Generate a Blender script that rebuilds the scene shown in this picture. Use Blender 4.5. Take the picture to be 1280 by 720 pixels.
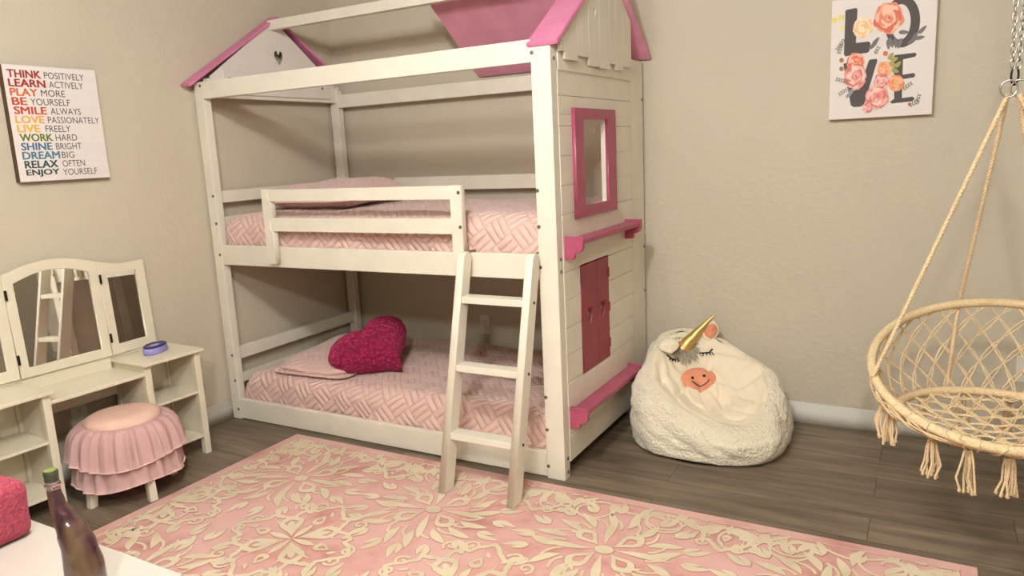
import bpy, bmesh, math, random
from mathutils import Vector, Matrix, noise
from mathutils.bvhtree import BVHTree
PI = math.pi
random.seed(7)
for o in list(bpy.data.objects): bpy.data.objects.remove(o, do_unlink=True)
S = bpy.context.scene
C = S.collection
V = Vector

# ---------------------------------------------------------------- camera
def aim(pitch, roll, yaw):
    cy, sy, cp, sp = math.cos(yaw), math.sin(yaw), math.cos(pitch), math.sin(pitch)
    f = V((-sy*cp, cy*cp, sp)); r = V((cy, sy, 0)); u = r.cross(f)
    c, s = math.cos(roll), math.sin(roll)
    r2 = c*r + s*u; u2 = -s*r + c*u
    m = Matrix((r2, u2, -f)).transposed()
    return m
cam = bpy.data.cameras.new('camera'); camo = bpy.data.objects.new('camera', cam); C.objects.link(camo)
cam.sensor_fit = 'HORIZONTAL'; cam.sensor_width = 36; cam.lens = 928.836*36/1280; cam.clip_start = .02
camo.matrix_world = Matrix.Translation((3.2905, -3.6646, 1.3666)) @ aim(-.183546, -.047928, .516983).to_4x4()
S.camera = camo

# ---------------------------------------------------------------- light
w = bpy.data.worlds.new('world'); S.world = w; w.use_nodes = True
w.node_tree.nodes['Background'].inputs[0].default_value = (1, .88, .74, 1)
w.node_tree.nodes['Background'].inputs[1].default_value = .3
def lamp(name, loc, power, radius, col):
    l = bpy.data.lights.new(name, 'POINT'); l.energy = power; l.shadow_soft_size = radius; l.color = col
    o = bpy.data.objects.new(name, l); C.objects.link(o); o.location = loc; return o
lamp('fill_side', (1.95, -2.75, 2.50), 16, .12, (.955, .985, .985))  # fill light added to brighten the bunk interior
lamp('lamp_main', (2.48, -3.0, 2.50), 56, .08, (.955, .985, .985))
lamp('lamp_second', (3.40, -4.5, 2.50), 70, .09, (.955, .985, .985))
S.view_settings.view_transform = 'Standard'; S.view_settings.look = 'None'
S.view_settings.gamma = 1; S.view_settings.use_curve_mapping = False
S.view_settings.exposure = 1.2

# ---------------------------------------------------------------- materials
def lin(c):
    return tuple((x/255/12.92 if x/255 <= .04045 else ((x/255+.055)/1.055)**2.4) for x in c) + (1,)
class NT:
    def __init__(s, name):
        s.m = bpy.data.materials.new(name); s.m.use_nodes = True; s.t = s.m.node_tree
        s.b = s.t.nodes['Principled BSDF']
    def n(s, kind, **kw):
        x = s.t.nodes.new('ShaderNode'+kind)
        for k, v in kw.items():
            if k in x.inputs.keys(): 
                x.inputs[k].default_value = v
            else: setattr(x, k, v)
        return x
    def l(s, a, b): s.t.links.new(a, b)
    def coord(s, kind='Object', scale=(1, 1, 1), rot=(0, 0, 0)):
        tc = s.n('TexCoord'); mp = s.n('Mapping'); mp.inputs['Scale'].default_value = scale; mp.inputs['Rotation'].default_value = rot
        s.l(tc.outputs[kind], mp.inputs['Vector']); return mp.outputs[0]
    def ramp(s, fac, stops):
        r = s.n('ValToRGB'); e = r.color_ramp.elements
        while len(e) < len(stops): e.new(.5)
        for i, (p, c) in enumerate(stops): e[i].position = p; e[i].color = lin(c) if len(c) == 3 else c
        s.l(fac, r.inputs[0]); return r.outputs[0]
    def math(s, op, a, b=None, c=None):
        x = s.n('Math'); x.operation = op
        for i, v in enumerate((a, b, c)):
            if v is None: continue
            if hasattr(v, 'is_output'): s.l(v, x.inputs[i])
            else: x.inputs[i].default_value = v
        return x.outputs[0]
    def bump(s, h, strength, dist):
        b = s.n('Bump'); b.inputs['Strength'].default_value = strength; b.inputs['Distance'].default_value = dist
        s.l(h, b.inputs['Height']); s.l(b.outputs[0], s.b.inputs['Normal']); return b
def simple(name, col, rough=.5, metal=0, nscale=0, nstr=.2, ndist=.002, var=0, sheen=0, stretch=(1, 1, 1)):
    k = NT(name); k.b.inputs['Roughness'].default_value = rough; k.b.inputs['Metallic'].default_value = metal
    k.b.inputs['Base Color'].default_value = lin(col)
    if sheen: k.b.inputs['Sheen Weight'].default_value = sheen; k.b.inputs['Sheen Roughness'].default_value = .5
    if nscale:
        t = k.n('TexNoise', Scale=nscale, Detail=4.0); k.l(k.coord(scale=stretch), t.inputs['Vector'])
        k.bump(t.outputs[0], nstr, ndist)
        if var:
            a = tuple(max(0, x-var) for x in col); b = tuple(min(255, x+var) for x in col)
            k.l(k.ramp(t.outputs[0], [(.3, a), (.7, b)]), k.b.inputs['Base Color'])
    return k.m
M = {}
M['cream'] = simple('cream_paint', (226, 218, 202), .38, nscale=9, nstr=.12, ndist=.004, var=4)
M['creamv'] = simple('cream_vanity_paint', (222, 212, 190), .33, nscale=8, nstr=.08, ndist=.003, var=3)
M['white_gable'] = simple('white_gable_paint', (222, 213, 206), .42, nscale=9, nstr=.1, ndist=.003, var=3)
M['pinkpaint'] = simple('pink_paint', (168, 76, 104), .42, nscale=14, nstr=.12, ndist=.003, var=8)
M['pinkroof'] = simple('pink_roof_paint', (212, 128, 164), .42, nscale=10, nstr=.12, ndist=.003, var=6)
M['pinkpanel'] = simple('pink_roof_flare_tint', (218, 148, 172), .45, nscale=10, nstr=.12, ndist=.003, var=6)  # roof board pink, paled to carry the lens flare haze in its colour
M['raspberry'] = simple('raspberry_door_paint', (146, 38, 58), .42, nscale=14, nstr=.12, ndist=.003, var=8)
M['bolt'] = simple('dull_steel', (128, 118, 104), .45, .7)
M['dark'] = simple('dark_metal', (40, 34, 30), .5, .6)
M['steel'] = simple('chain_steel', (190, 186, 178), .25, 1)
M['plastic'] = simple('outlet_plastic', (226, 220, 205), .4)
M['slot'] = simple('outlet_slot', (40, 36, 32), .6)
M['tablewhite'] = simple('white_laminate', (184, 174, 165), .35)
M['rope'] = simple('cotton_rope', (216, 190, 150), .85, nscale=160, nstr=.5, ndist=.003, var=14)
M['magenta'] = None
k = NT('wall_paint'); k.b.inputs['Roughness'].default_value = .72
t = k.n('TexNoise', Scale=38.0, Detail=5.0, Roughness=.6); k.l(k.coord(), t.inputs['Vector'])
t2 = k.n('TexNoise', Scale=1.2, Detail=2.0); k.l(k.coord(), t2.inputs['Vector'])
k.l(k.ramp(t2.outputs[0], [(.3, (195, 184, 164)), (.7, (200, 189, 169))]), k.b.inputs['Base Color'])
k.bump(k.ramp(t.outputs[0], [(.42, (0, 0, 0)), (.66, (255, 255, 255))]), .22, .006); M['wall'] = k.m
M['ceil'] = simple('ceiling_paint', (194, 184, 164), .8, nscale=40, nstr=.3, ndist=.004)
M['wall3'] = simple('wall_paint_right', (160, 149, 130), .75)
M['wall2'] = simple('wall_paint_dimmed', (98, 86, 70), .75)  # unseen front wall, colour darkened to cut bounced light
M['trim'] = simple('trim_white', (216, 212, 204), .4)
k = NT('vinyl_planks'); k.b.inputs['Roughness'].default_value = .45
co = k.coord()
br = k.n('TexBrick', Scale=1.0); br.offset = .37; br.offset_frequency = 2; br.inputs['Brick Width'].default_value = 1.2; br.inputs['Row Height'].default_value = .178
br.inputs['Mortar Size'].default_value = .0016; br.inputs['Color1'].default_value = (0, 0, 0, 1); br.inputs['Color2'].default_value = (1, 1, 1, 1); br.inputs['Mortar'].default_value = (.5, .5, .5, 1)
br.inputs['Bias'].default_value = 0.0; br.inputs['Mortar Smooth'].default_value = .3
k.l(co, br.inputs['Vector'])
g = k.n('TexNoise', Scale=3.0, Detail=8.0, Roughness=.62, Distortion=.6); g.noise_dimensions = '4D'
k.l(k.coord(scale=(.7, 6.5, 1)), g.inputs['Vector']); k.l(k.math('MULTIPLY', br.outputs['Color'], 7.0), g.inputs['W'])
col = k.ramp(g.outputs[0], [(.25, (78, 66, 54)), (.5, (124, 108, 90)), (.72, (154, 138, 118))])
mx = k.n('MixRGB'); mx.blend_type = 'MULTIPLY'; mx.inputs[0].default_value = .30; k.l(col, mx.inputs[1]); k.l(br.outputs['Color'], mx.inputs[2])
m2 = k.n('MixRGB'); k.l(br.outputs['Fac'], m2.inputs[0]); k.l(mx.outputs[0], m2.inputs[1]); m2.inputs[2].default_value = lin((52, 44, 38))
k.l(m2.outputs[0], k.b.inputs['Base Color'])
k.bump(k.math('SUBTRACT', g.outputs[0], br.outputs['Fac']), .15, .003); M['floor'] = k.m
# rug pile
k = NT('pink_pile'); k.b.inputs['Roughness'].default_value = .95
t = k.n('TexNoise', Scale=3.4, Detail=6.0, Roughness=.62); k.l(k.coord(), t.inputs['Vector'])
t2 = k.n('TexNoise', Scale=420.0, Detail=2.0); k.l(k.coord(), t2.inputs['Vector'])
k.l(k.ramp(t.outputs[0], [(.32, (190, 124, 114)), (.43, (210, 154, 146)), (.56, (218, 170, 163))]), k.b.inputs['Base Color'])
k.bump(t2.outputs[0], .6, .004); k.b.inputs['Sheen Weight'].default_value = .2; M['rug'] = k.m
k = NT('cream_pile'); k.b.inputs['Roughness'].default_value = .95
t = k.n('TexNoise', Scale=7.0, Detail=5.0); k.l(k.coord(), t.inputs['Vector'])
t2 = k.n('TexNoise', Scale=420.0, Detail=2.0); k.l(k.coord(), t2.inputs['Vector'])
k.l(k.ramp(t.outputs[0], [(.3, (208, 193, 164)), (.6, (223, 209, 181))]), k.b.inputs['Base Color'])
k.bump(t2.outputs[0], .6, .004); M['rugcream'] = k.m; M['rugrose'] = simple('rose_pile', (196, 142, 128), .95, nscale=5, nstr=.2, ndist=.002, var=16)
# quilted basket weave, on the cloth's own unfolded UV (metres)
def quilt(name, col, cell=.095, amp=.011):
    k = NT(name); k.b.inputs['Roughness'].default_value = .75; k.b.inputs['Sheen Weight'].default_value = .3
    uv = k.coord('UV', scale=(1/cell, 1/cell, 1), rot=(0, 0, PI/4+.12))
    sep = k.n('SeparateXYZ'); k.l(uv, sep.inputs[0]); x, y = sep.outputs[0], sep.outputs[1]
    ch = k.n('TexChecker', Scale=1.0); k.l(uv, ch.inputs['Vector'])
    par = k.math('MODULO', k.math('ADD', k.math('FLOOR', x), k.math('FLOOR', y)), 2.0)
    par = k.math('ABSOLUTE', par)
    fx = k.math('FRACT', k.math('MULTIPLY', x, 3.0)); fy = k.math('FRACT', k.math('MULTIPLY', y, 3.0))
    sel = k.n('Mix'); k.l(par, sel.inputs[0]); k.l(fx, sel.inputs[2]); k.l(fy, sel.inputs[3])
    s1 = k.math('SINE', k.math('MULTIPLY', sel.outputs[0], PI))
    s1 = k.math('POWER', s1, .5)
    ex = k.math('SINE', k.math('MULTIPLY', k.math('FRACT', x), PI)); ey = k.math('SINE', k.math('MULTIPLY', k.math('FRACT', y), PI))
    e2 = k.n('Mix'); k.l(par, e2.inputs[0]); k.l(ey, e2.inputs[2]); k.l(ex, e2.inputs[3])
    h = k.math('MULTIPLY', s1, k.math('POWER', e2.outputs[0], .25))
    nz = k.n('TexNoise', Scale=9.0, Detail=3.0); k.l(k.coord(), nz.inputs['Vector'])
    h = k.math('ADD', h, k.math('MULTIPLY', nz.outputs[0], .8))
    k.b.inputs['Base Color'].default_value = lin(col)
    k.bump(h, .8, amp); return k.m
M['quilt'] = quilt('pink_quilt', (222, 184, 174))
M['sham'] = quilt('pink_sham', (222, 184, 175), .095, .006)
# boucle and velour of the bean bag
def plush(name, col, sc, d, strength=.8):
    k = NT(name); k.b.inputs['Roughness'].default_value = .95; k.b.inputs['Sheen Weight'].default_value = .35
    t = k.n('TexVoronoi', Scale=sc); k.l(k.coord(), t.inputs['Vector'])
    t2 = k.n('TexNoise', Scale=sc*.5, Detail=4.0); k.l(k.coord(), t2.inputs['Vector'])
    k.b.inputs['Base Color'].default_value = lin(col)
    k.bump(k.math('SUBTRACT', t2.outputs[0], k.math('MULTIPLY', t.outputs['Distance'], .7)), strength, d); return k.m
M['boucle'] = plush('cream_boucle', (234, 222, 198), 90, .010, .8)
M['velour'] = plush('cream_velour', (236, 222, 196), 160, .002, .35)
M['snout'] = simple('peach_plush', (228, 150, 118), .9, nscale=90, nstr=.4, ndist=.003, var=6)
M['black'] = simple('black_thread', (20, 16, 16), .8)
M['mane'] = plush('ash_fur', (196, 182, 158), 160, .008)
M['gold'] = simple('gold_lame', (206, 172, 106), .40, .75, nscale=60, nstr=.2, ndist=.003)
M['heartp'] = None
k = NT('chunky_magenta_plush'); k.b.inputs['Roughness'].default_value = .9; k.b.inputs['Sheen Weight'].default_value = .5; k.b.inputs['Sheen Tint'].default_value = lin((240, 90, 140))
t = k.n('TexVoronoi', Scale=52.0); k.l(k.coord(), t.inputs['Vector'])
k.l(k.ramp(t.outputs['Distance'], [(.1, (186, 26, 92)), (.6, (130, 8, 56))]), k.b.inputs['Base Color'])
k.bump(k.math('MULTIPLY', t.outputs['Distance'], -1.0), .9, .02); M['heartp'] = k.m
k = NT('pink_fur'); k.b.inputs['Roughness'].default_value = .95; k.b.inputs['Sheen Weight'].default_value = .8; k.b.inputs['Sheen Tint'].default_value = lin((255, 150, 180))
t = k.n('TexNoise', Scale=130.0, Detail=5.0); k.l(k.coord(), t.inputs['Vector'])
k.l(k.ramp(t.outputs[0], [(.3, (132, 42, 58)), (.7, (172, 68, 86))]), k.b.inputs['Base Color'])
k.bump(t.outputs[0], .9, .008); M['fur'] = k.m; k.b.inputs['Sheen Weight'].default_value = .25
M['skirt'] = simple('pink_cotton', (250, 212, 208), .85, nscale=240, nstr=.3, ndist=.001, var=3)
M['skirttrim'] = simple('pink_piping', (240, 196, 190), .8)
M['seatpink'] = simple('peach_seat', (230, 190, 174), .8, nscale=12, nstr=.2, ndist=.004, var=6)
k = NT('mirror_glass'); k.b.inputs['Metallic'].default_value = 1; k.b.inputs['Roughness'].default_value = .015; k.b.inputs['Base Color'].default_value = (.86, .86, .84, 1); M['mirror'] = k.m
M['canvas'] = simple('canvas_white', (226, 216, 210), .6, nscale=300, nstr=.15, ndist=.001)
M['canvasside'] = simple('canvas_edge_cream', (236, 212, 170), .6)
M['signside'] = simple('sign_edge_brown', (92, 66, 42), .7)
M['signface'] = simple('sign_face', (226, 216, 212), .55, nscale=2, nstr=.05, ndist=.002, var=3, stretch=(1, .2, 26))
M['baseblue'] = simple('lavender_plastic', (150, 142, 206), .25)
M['basenavy'] = simple('navy_plastic', (44, 38, 92), .3)
k = NT('clear_plastic'); k.b.inputs['Transmission Weight'].default_value = 1; k.b.inputs['Roughness'].default_value = .04; k.b.inputs['IOR'].default_value = 1.45; k.b.inputs['Base Color'].default_value = (.93, .9, .92, 1); M['clear'] = k.m
k = NT('plum_drink'); k.b.inputs['Roughness'].default_value = .12; k.b.inputs['Coat Weight'].default_value = .6
t = k.n('TexNoise', Scale=5.0, Detail=2.0); k.l(k.coord(scale=(6, 6, .8)), t.inputs['Vector'])
k.l(k.ramp(t.outputs[0], [(.38, (84, 44, 62)), (.5, (118, 84, 74)), (.64, (138, 112, 80))]), k.b.inputs['Base Color']); M['drink'] = k.m
M['capgreen'] = simple('green_cap', (104, 116, 54), .45)
M['capring'] = simple('dark_cap_skirt', (60, 62, 48), .4)
_cm = {}
def paint(col, rough=.6):
    key = tuple(col)
    if key not in _cm: _cm[key] = simple('paint_%d_%d_%d' % key, col, rough)
    return _cm[key]

# ---------------------------------------------------------------- helpers
def rootof(p):
    while p.parent: p = p.parent
    return p
def obj(name, bm, mat, parent=None, label=None, smooth=False, local=False, kind=None):
    """link a bmesh given in world coordinates (local=True: in the thing's own) as one mesh object"""
    if parent is not None and not local:
        bm.transform(ROOTS[rootof(parent).name].inverted())
    me = bpy.data.meshes.new(name); bm.to_mesh(me); bm.free()
    mats = mat if isinstance(mat, (list, tuple)) else [mat]
    for m in mats: me.materials.append(m)
    if smooth:
        for p in me.polygons: p.use_smooth = True
        if smooth != True: 
            try: me.set_sharp_from_angle(angle=smooth)
            except Exception: pass
    o = bpy.data.objects.new(name, me); C.objects.link(o)
    if parent is not None: o.parent = parent
    if label: o['label'] = label
    if kind: o['kind'] = kind
    return o
ROOTS = {}
def thing(name, label, cat, loc=(0, 0, 0), rz=0, group=None):
    o = bpy.data.objects.new(name, None); C.objects.link(o); o.empty_display_size = .1
    o.location = loc; o.rotation_euler = (0, 0, rz); o['label'] = label; o['category'] = cat
    if group: o['group'] = group
    ROOTS[o.name] = Matrix.Translation(loc) @ Matrix.Rotation(rz, 4, 'Z')
    return o
def tag(o, label, cat, group=None):
    o['label'] = label; o['category'] = cat
    if group: o['group'] = group
    return o
def struct(name, bm, mat): return obj(name, bm, mat, kind='structure')
def merge(dst, src):
    me = bpy.data.meshes.new('tmp'); src.to_mesh(me); src.free(); dst.from_mesh(me); bpy.data.meshes.remove(me); return dst
def box(x0, x1, y0, y1, z0, z1, bev=.003, mtx=None, bm=None, seg=2):
    b = bmesh.new(); bmesh.ops.create_cube(b, size=1)
    for v in b.verts:
        v.co = V(((x0+x1)/2+v.co.x*(x1-x0), (y0+y1)/2+v.co.y*(y1-y0), (z0+z1)/2+v.co.z*(z1-z0)))
    if bev:
        bev = min(bev, .45*min(x1-x0, y1-y0, z1-z0))
        bmesh.ops.bevel(b, geom=b.edges[:], offset=bev, segments=seg, affect='EDGES', profile=.6)
    if mtx: b.transform(mtx)
    return merge(bm, b) if bm else b
def frame_axes(t):
    t = t.normalized(); a = V((0, 0, 1)) if abs(t.z) < .9 else V((1, 0, 0))
    n = t.cross(a).normalized(); return n, t.cross(n).normalized()
def tube(path, r, n=8, bm=None, closed=False, caps=True):
    """sweep a circle along a path with parallel transport; r number or list"""
    b = bm or bmesh.new(); P = [V(p) for p in path]; N = len(P); rings = []
    nrm = None
    for i, p in enumerate(P):
        if closed: t = P[(i+1) % N]-P[i-1]
        else: t = P[min(i+1, N-1)]-P[max(i-1, 0)]
        t.normalize()
        if nrm is None: nrm, _ = frame_axes(t)
        else:
            nrm = nrm-t*nrm.dot(t)
            nrm = nrm.normalized() if nrm.length > 1e-6 else frame_axes(t)[0]
        bi = t.cross(nrm); rr = r[i] if isinstance(r, (list, tuple)) else r
        rings.append([b.verts.new(p+rr*(math.cos(2*PI*j/n)*nrm+math.sin(2*PI*j/n)*bi)) for j in range(n)])
    for i in range(N if closed else N-1):
        A, B = rings[i], rings[(i+1) % N]
        for j in range(n): b.faces.new((A[j], A[(j+1) % n], B[(j+1) % n], B[j]))
    if caps and not closed: b.faces.new(rings[0][::-1]); b.faces.new(rings[-1])
    return b
def lathe(prof, n=32, c=(0, 0, 0), bm=None, rfun=None):
    b = bm or bmesh.new(); rings = []
    for i, (r, z) in enumerate(prof):
        rings.append([b.verts.new((c[0]+(r if not rfun else rfun(r, z, 2*PI*j/n))*math.cos(2*PI*j/n), c[1]+(r if not rfun else rfun(r, z, 2*PI*j/n))*math.sin(2*PI*j/n), c[2]+z)) for j in range(n)])
    for A, B in zip(rings, rings[1:]):
        for j in range(n): b.faces.new((A[j], A[(j+1) % n], B[(j+1) % n], B[j]))
    if prof[0][0] > 1e-5: b.faces.new(rings[0][::-1])
    if prof[-1][0] > 1e-5: b.faces.new(rings[-1])
    bmesh.ops.remove_doubles(b, verts=b.verts[:], dist=1e-6)
    return b
def curve_to_bm(cu):
    o = bpy.data.objects.new('tmp', cu); C.objects.link(o)
    dg = bpy.context.evaluated_depsgraph_get(); me = bpy.data.meshes.new_from_object(o.evaluated_get(dg))
    bpy.data.objects.remove(o); bpy.data.curves.remove(cu)
    b = bmesh.new(); b.from_mesh(me); bpy.data.meshes.remove(me); return b
def plate(loops, thick, U, W, O, bev=0):
    """flat cut-out: outlines (first outer, others holes) in 2D -> solid of that thickness, U/W world axes, O origin;
    the front face looks along U x W"""
    cu = bpy.data.curves.new('t', 'CURVE'); cu.dimensions = '2D'; cu.fill_mode = 'BOTH'
    cu.extrude = max(thick/2-bev, 1e-4); cu.bevel_depth = bev; cu.bevel_resolution = 1; cu.offset = -bev
    for lp in loops:
        sp = cu.splines.new('POLY'); sp.points.add(len(lp)-1); sp.use_cyclic_u = True
        for p, q in zip(sp.points, lp): p.co = (q[0], q[1], 0, 1)
    b = curve_to_bm(cu); U, W = V(U), V(W); N = U.cross(W)
    m = Matrix((U, W, N)).transposed().to_4x4(); m.translation = V(O)-N*thick/2
    b.transform(m); bmesh.ops.remove_doubles(b, verts=b.verts[:], dist=1e-5); return b
def text(s, bold=0):
    cu = bpy.data.curves.new('t', 'FONT'); cu.body = s; cu.size = 1; cu.offset = bold; cu.resolution_u = 3
    return curve_to_bm(cu)
def heart(cx, cy, h, wd=.9, n=14):
    pts = []
    for i in range(2*n):
        a = 2*PI*i/(2*n); x = 16*math.sin(a)**3; y = 13*math.cos(a)-5*math.cos(2*a)-2*math.cos(3*a)-math.cos(4*a)
        pts.append((cx+x/32*h*wd, cy+(y+2.5)/29*h))
    return pts
def rect(x0, x1, y0, y1): return [(x0, y0), (x1, y0), (x1, y1), (x0, y1)]
def spow(v, p): return math.copysign(abs(v)**p, v)
def puff(cx, cy, cz, a, b, c, e1=.6, e2=.45, nu=48, nv=24, mtx=None, amp=0, sc=4, uv=False, pinch=.35):
    """pillow: superellipsoid with pinched corners"""
    bm = bmesh.new(); rings = []
    for i in range(nv+1):
        ph = -PI/2+PI*i/nv
        ring = []
        for j in range(nu):
            th = 2*PI*j/nu
            x = a*spow(math.cos(ph), e1)*spow(math.cos(th), e2); y = b*spow(math.cos(ph), e1)*spow(math.sin(th), e2); z = c*spow(math.sin(ph), 1.0)
            f = 1-pinch*(abs(x/a)**4+abs(y/b)**4)/2
            p = V((x, y, z*f))
            if amp: p.z += amp*noise.noise(p*sc)
            ring.append(bm.verts.new(p))
        rings.append(ring)
    for A, B in zip(rings, rings[1:]):
        for j in range(nu): bm.faces.new((A[j], A[(j+1) % nu], B[(j+1) % nu], B[j]))
    bmesh.ops.remove_doubles(bm, verts=bm.verts[:], dist=1e-5)
    if uv:
        L = bm.loops.layers.uv.new('UVMap')
        for f in bm.faces:
            for lp in f.loops: lp[L].uv = (lp.vert.co.x, lp.vert.co.y)
    m = mtx or Matrix()
    bm.transform(Matrix.Translation((cx, cy, cz)) @ m); return bm

# ---------------------------------------------------------------- room
RX, RY, RZ = 4.7, -5.6, 2.62
struct('floor', box(-.1, RX+.1, RY-.1, .1, -.05, 0, 0), M['floor'])
struct('ceiling', box(-.1, RX+.1, RY-.1, .1, RZ, RZ+.05, 0), M['ceil'])
struct('wall_left', box(-.1, 0, RY-.1, .1, 0, RZ, 0), M['wall'])
struct('wall_back', box(0, RX, 0, .1, 0, RZ, 0), M['wall'])
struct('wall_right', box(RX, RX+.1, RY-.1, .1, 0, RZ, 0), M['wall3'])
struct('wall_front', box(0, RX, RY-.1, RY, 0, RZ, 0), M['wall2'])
BP = [(0, 0), (.015, 0), (.015, .062), (.0125, .066), (.0125, .074), (.0095, .079), (.0095, .086), (.005, .093), (.005, .0985), (0, .1)]
struct('baseboard_left', plate([BP], 5.59, (1, 0, 0), (0, 0, 1), (0, RY+.005, 0)), M['trim'])
b = plate([BP], 4.69, (0, -1, 0), (0, 0, 1), (.0, 0, 0)); 
bmesh.ops.translate(b, verts=b.verts[:], vec=(0, 0, 0))
xs = [v.co.x for v in b.verts]
bmesh.ops.translate(b, verts=b.verts[:], vec=(.008-min(xs), 0, 0)); struct('baseboard_back', b, M['trim'])

# ---------------------------------------------------------------- rug
RUGX0, RUGX1, RUGY0, RUGY1 = .555, 3.475, -3.30, -1.118
rug = tag(obj('area_rug', box(RUGX0, RUGX1, RUGY0, RUGY1, .0005, .010, .004), M['rug']), 'large pink area rug with cream floral medallions in front of the bunk bed', 'rug')
ROOTS[rug.name] = Matrix()
class Motif:
    def __init__(s): s.b = bmesh.new(); s.o = bmesh.new(); s.k = 0
    def z(s): s.k += 1; return .0110+.0012*((s.k*.618) % 1)
    def poly(s, pts):
        z = s.z(); vs = []
        for x, y in pts:
            x = min(max(x, RUGX0+.05), RUGX1-.05); y = min(max(y, RUGY0+.05), RUGY1-.045)
            vs.append(s.b.verts.new((x, y, z)))
        cx = sum(v.co.x for v in vs)/len(vs); cy = sum(v.co.y for v in vs)/len(vs); ov = []
        for v in vs:
            d = math.hypot(v.co.x-cx, v.co.y-cy) or 1; q = 1+.0032/d
            ov.append(s.o.verts.new((cx+(v.co.x-cx)*q+.0015, cy+(v.co.y-cy)*q-.0015, .0102+(z-.0110)*.5)))
        try:
            f = s.o.faces.new(ov); f.normal_update()
            if f.normal.z < 0: f.normal_flip()
        except Exception: pass
        try: f = s.b.faces.new(vs); f.normal_update(); 
        except Exception: return
        if f.normal.z < 0: f.normal_flip()
    def leafpts(s, x, y, a, L, w, bend=0, n=9, fat=.6):
        up, dn = [], []
        for i in range(n+1):
            t = i/n; wd = w*(math.sin(PI*t**fat)**.9)*.5; cx = L*t; cy = bend*L*t*t
            up.append((cx, cy+wd)); dn.append((cx, cy-wd))
        c, si = math.cos(a), math.sin(a)
        return [(x+c*p-si*q, y+si*p+c*q) for p, q in dn+up[::-1][1:-1]]
    def leaf(s, *a, **k): s.poly(s.leafpts(*a, **k))
    def ring(s, x, y, a, L, w, tk=.012, **k):
        out = s.leafpts(x, y, a, L, w, **k); cx = x+math.cos(a)*L*.52; cy = y+math.sin(a)*L*.52
        f = 1-2*tk/w; inn = [(cx+(p-cx)*f, cy+(q-cy)*f) for p, q in out]
        n = len(out)
        for i in range(n): s.poly([out[i], out[(i+1) % n], inn[(i+1) % n], inn[i]])
    def ribbon(s, pts, w):
        for (x0, y0), (x1, y1) in zip(pts, pts[1:]):
            d = math.hypot(x1-x0, y1-y0) or 1; nx, ny = -(y1-y0)/d*w/2, (x1-x0)/d*w/2; ex, ey = (x1-x0)/d*w*.25, (y1-y0)/d*w*.25
            s.poly([(x0-nx-ex, y0-ny-ey), (x1-nx+ex, y1-ny+ey), (x1+nx+ex, y1+ny+ey), (x0+nx-ex, y0+ny-ey)])
    def scroll(s, x, y, a, r, w, turns=1.1, sgn=1):
        pts = [(x, y)]; 
        for i in range(22):
            t = i/21; ang = a+sgn*t*turns*2*PI; st = r*.30*(1-.8*t)
            pts.append((pts[-1][0]+math.cos(ang)*st, pts[-1][1]+math.sin(ang)*st))
        s.ribbon(pts, w)
mo = Motif()
rnd = random.Random(3)
def flower(x, y, R):
    mo.poly([(x+.034*math.cos(2*PI*i/12), y+.026*math.sin(2*PI*i/12)) for i in range(12)])
    for i in range(8):
        a = 2*PI*(i+.25)/8+rnd.uniform(-.08, .08)
        x0, y0 = x+.036*math.cos(a), y+.030*math.sin(a)
        if i % 2: mo.ring(x0, y0, a, R*.40, R*.24, tk=.020, fat=1.6); mo.leaf(x0+R*.30*math.cos(a), y0+R*.30*math.sin(a), a+.5, R*.16, R*.07, bend=.5)
        else: mo.leaf(x0, y0, a, R*.58, R*.10, bend=rnd.choice((-.14, .14)), fat=1.3)
    for i in range(16):
        a = 2*PI*(i+.5)/16+rnd.uniform(-.05, .05); r0 = R*rnd.uniform(.42, .52)
        mo.leaf(x+r0*math.cos(a), y+r0*math.sin(a), a+rnd.uniform(-.2, .2), R*.36, R*.115, bend=rnd.choice((-.35, .35)), fat=1.1)
        a2 = a+.12; mo.ribbon([(x+R*(.46+.10*t)*math.cos(a2+.05*t*t), y+R*(.46+.10*t)*math.sin(a2+.05*t*t)) for t in (0, .7, 1.4, 2.1)], .010)
    for i in range(18):
        a = 2*PI*i/18+rnd.uniform(-.06, .06); sg = rnd.choice((-1, 1)); r0 = R*.80
        x0, y0 = x+r0*math.cos(a), y+r0*math.sin(a)
        mo.leaf(x0, y0, a+.35*sg, R*.28, R*.095, bend=-.5*sg, fat=1.1); mo.leaf(x0, y0, a-.75*sg, R*.20, R*.075, bend=.4*sg, fat=1.1)
def medallion(x, y, R):
    for i in range(4):
        a = PI/4+i*PI/2
        mo.ring(x+.02*math.cos(a), y+.02*math.sin(a), a, R*.60, R*.34, tk=.018, fat=1.6); mo.leaf(x+.05*math.cos(a), y+.05*math.sin(a), a+.30, R*.5, R*.06, bend=.2); mo.leaf(x+.05*math.cos(a), y+.05*math.sin(a), a-.30, R*.5, R*.06, bend=-.2)
        mo.leaf(x+.06*math.cos(a), y+.06*math.sin(a), a, R*.30, R*.10, fat=1.4)
        a2 = i*PI/2
        mo.leaf(x, y, a2, R*.42, R*.10, fat=1.2); mo.ring(x+R*.42*math.cos(a2), y+R*.42*math.sin(a2), a2, R*.26, R*.18, tk=.014)
    pts = []
    for i in range(65):
        a = 2*PI*i/64; rr = R*(.80+.14*math.cos(4*a)+.06*math.cos(12*a)+.03*math.cos(28*a+1)); pts.append((x+rr*math.cos(a), y+rr*math.sin(a)))
    mo.ribbon(pts, .017)
    for i in range(12):
        a = i*PI/6+.2; rr = R*.88
        mo.scroll(x+rr*math.cos(a), y+rr*math.sin(a), a, R*.12, .011, 1.1, 1 if i % 2 else -1)
        mo.leaf(x+rr*.8*math.cos(a+.2), y+rr*.8*math.sin(a+.2), a+1.0, R*.15, R*.06)
FX = [.965, 1.665, 2.375, 3.08]
for fy in (-1.505, -2.305, -3.10):
    for fx in FX: flower(fx, fy, .325)
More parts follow.
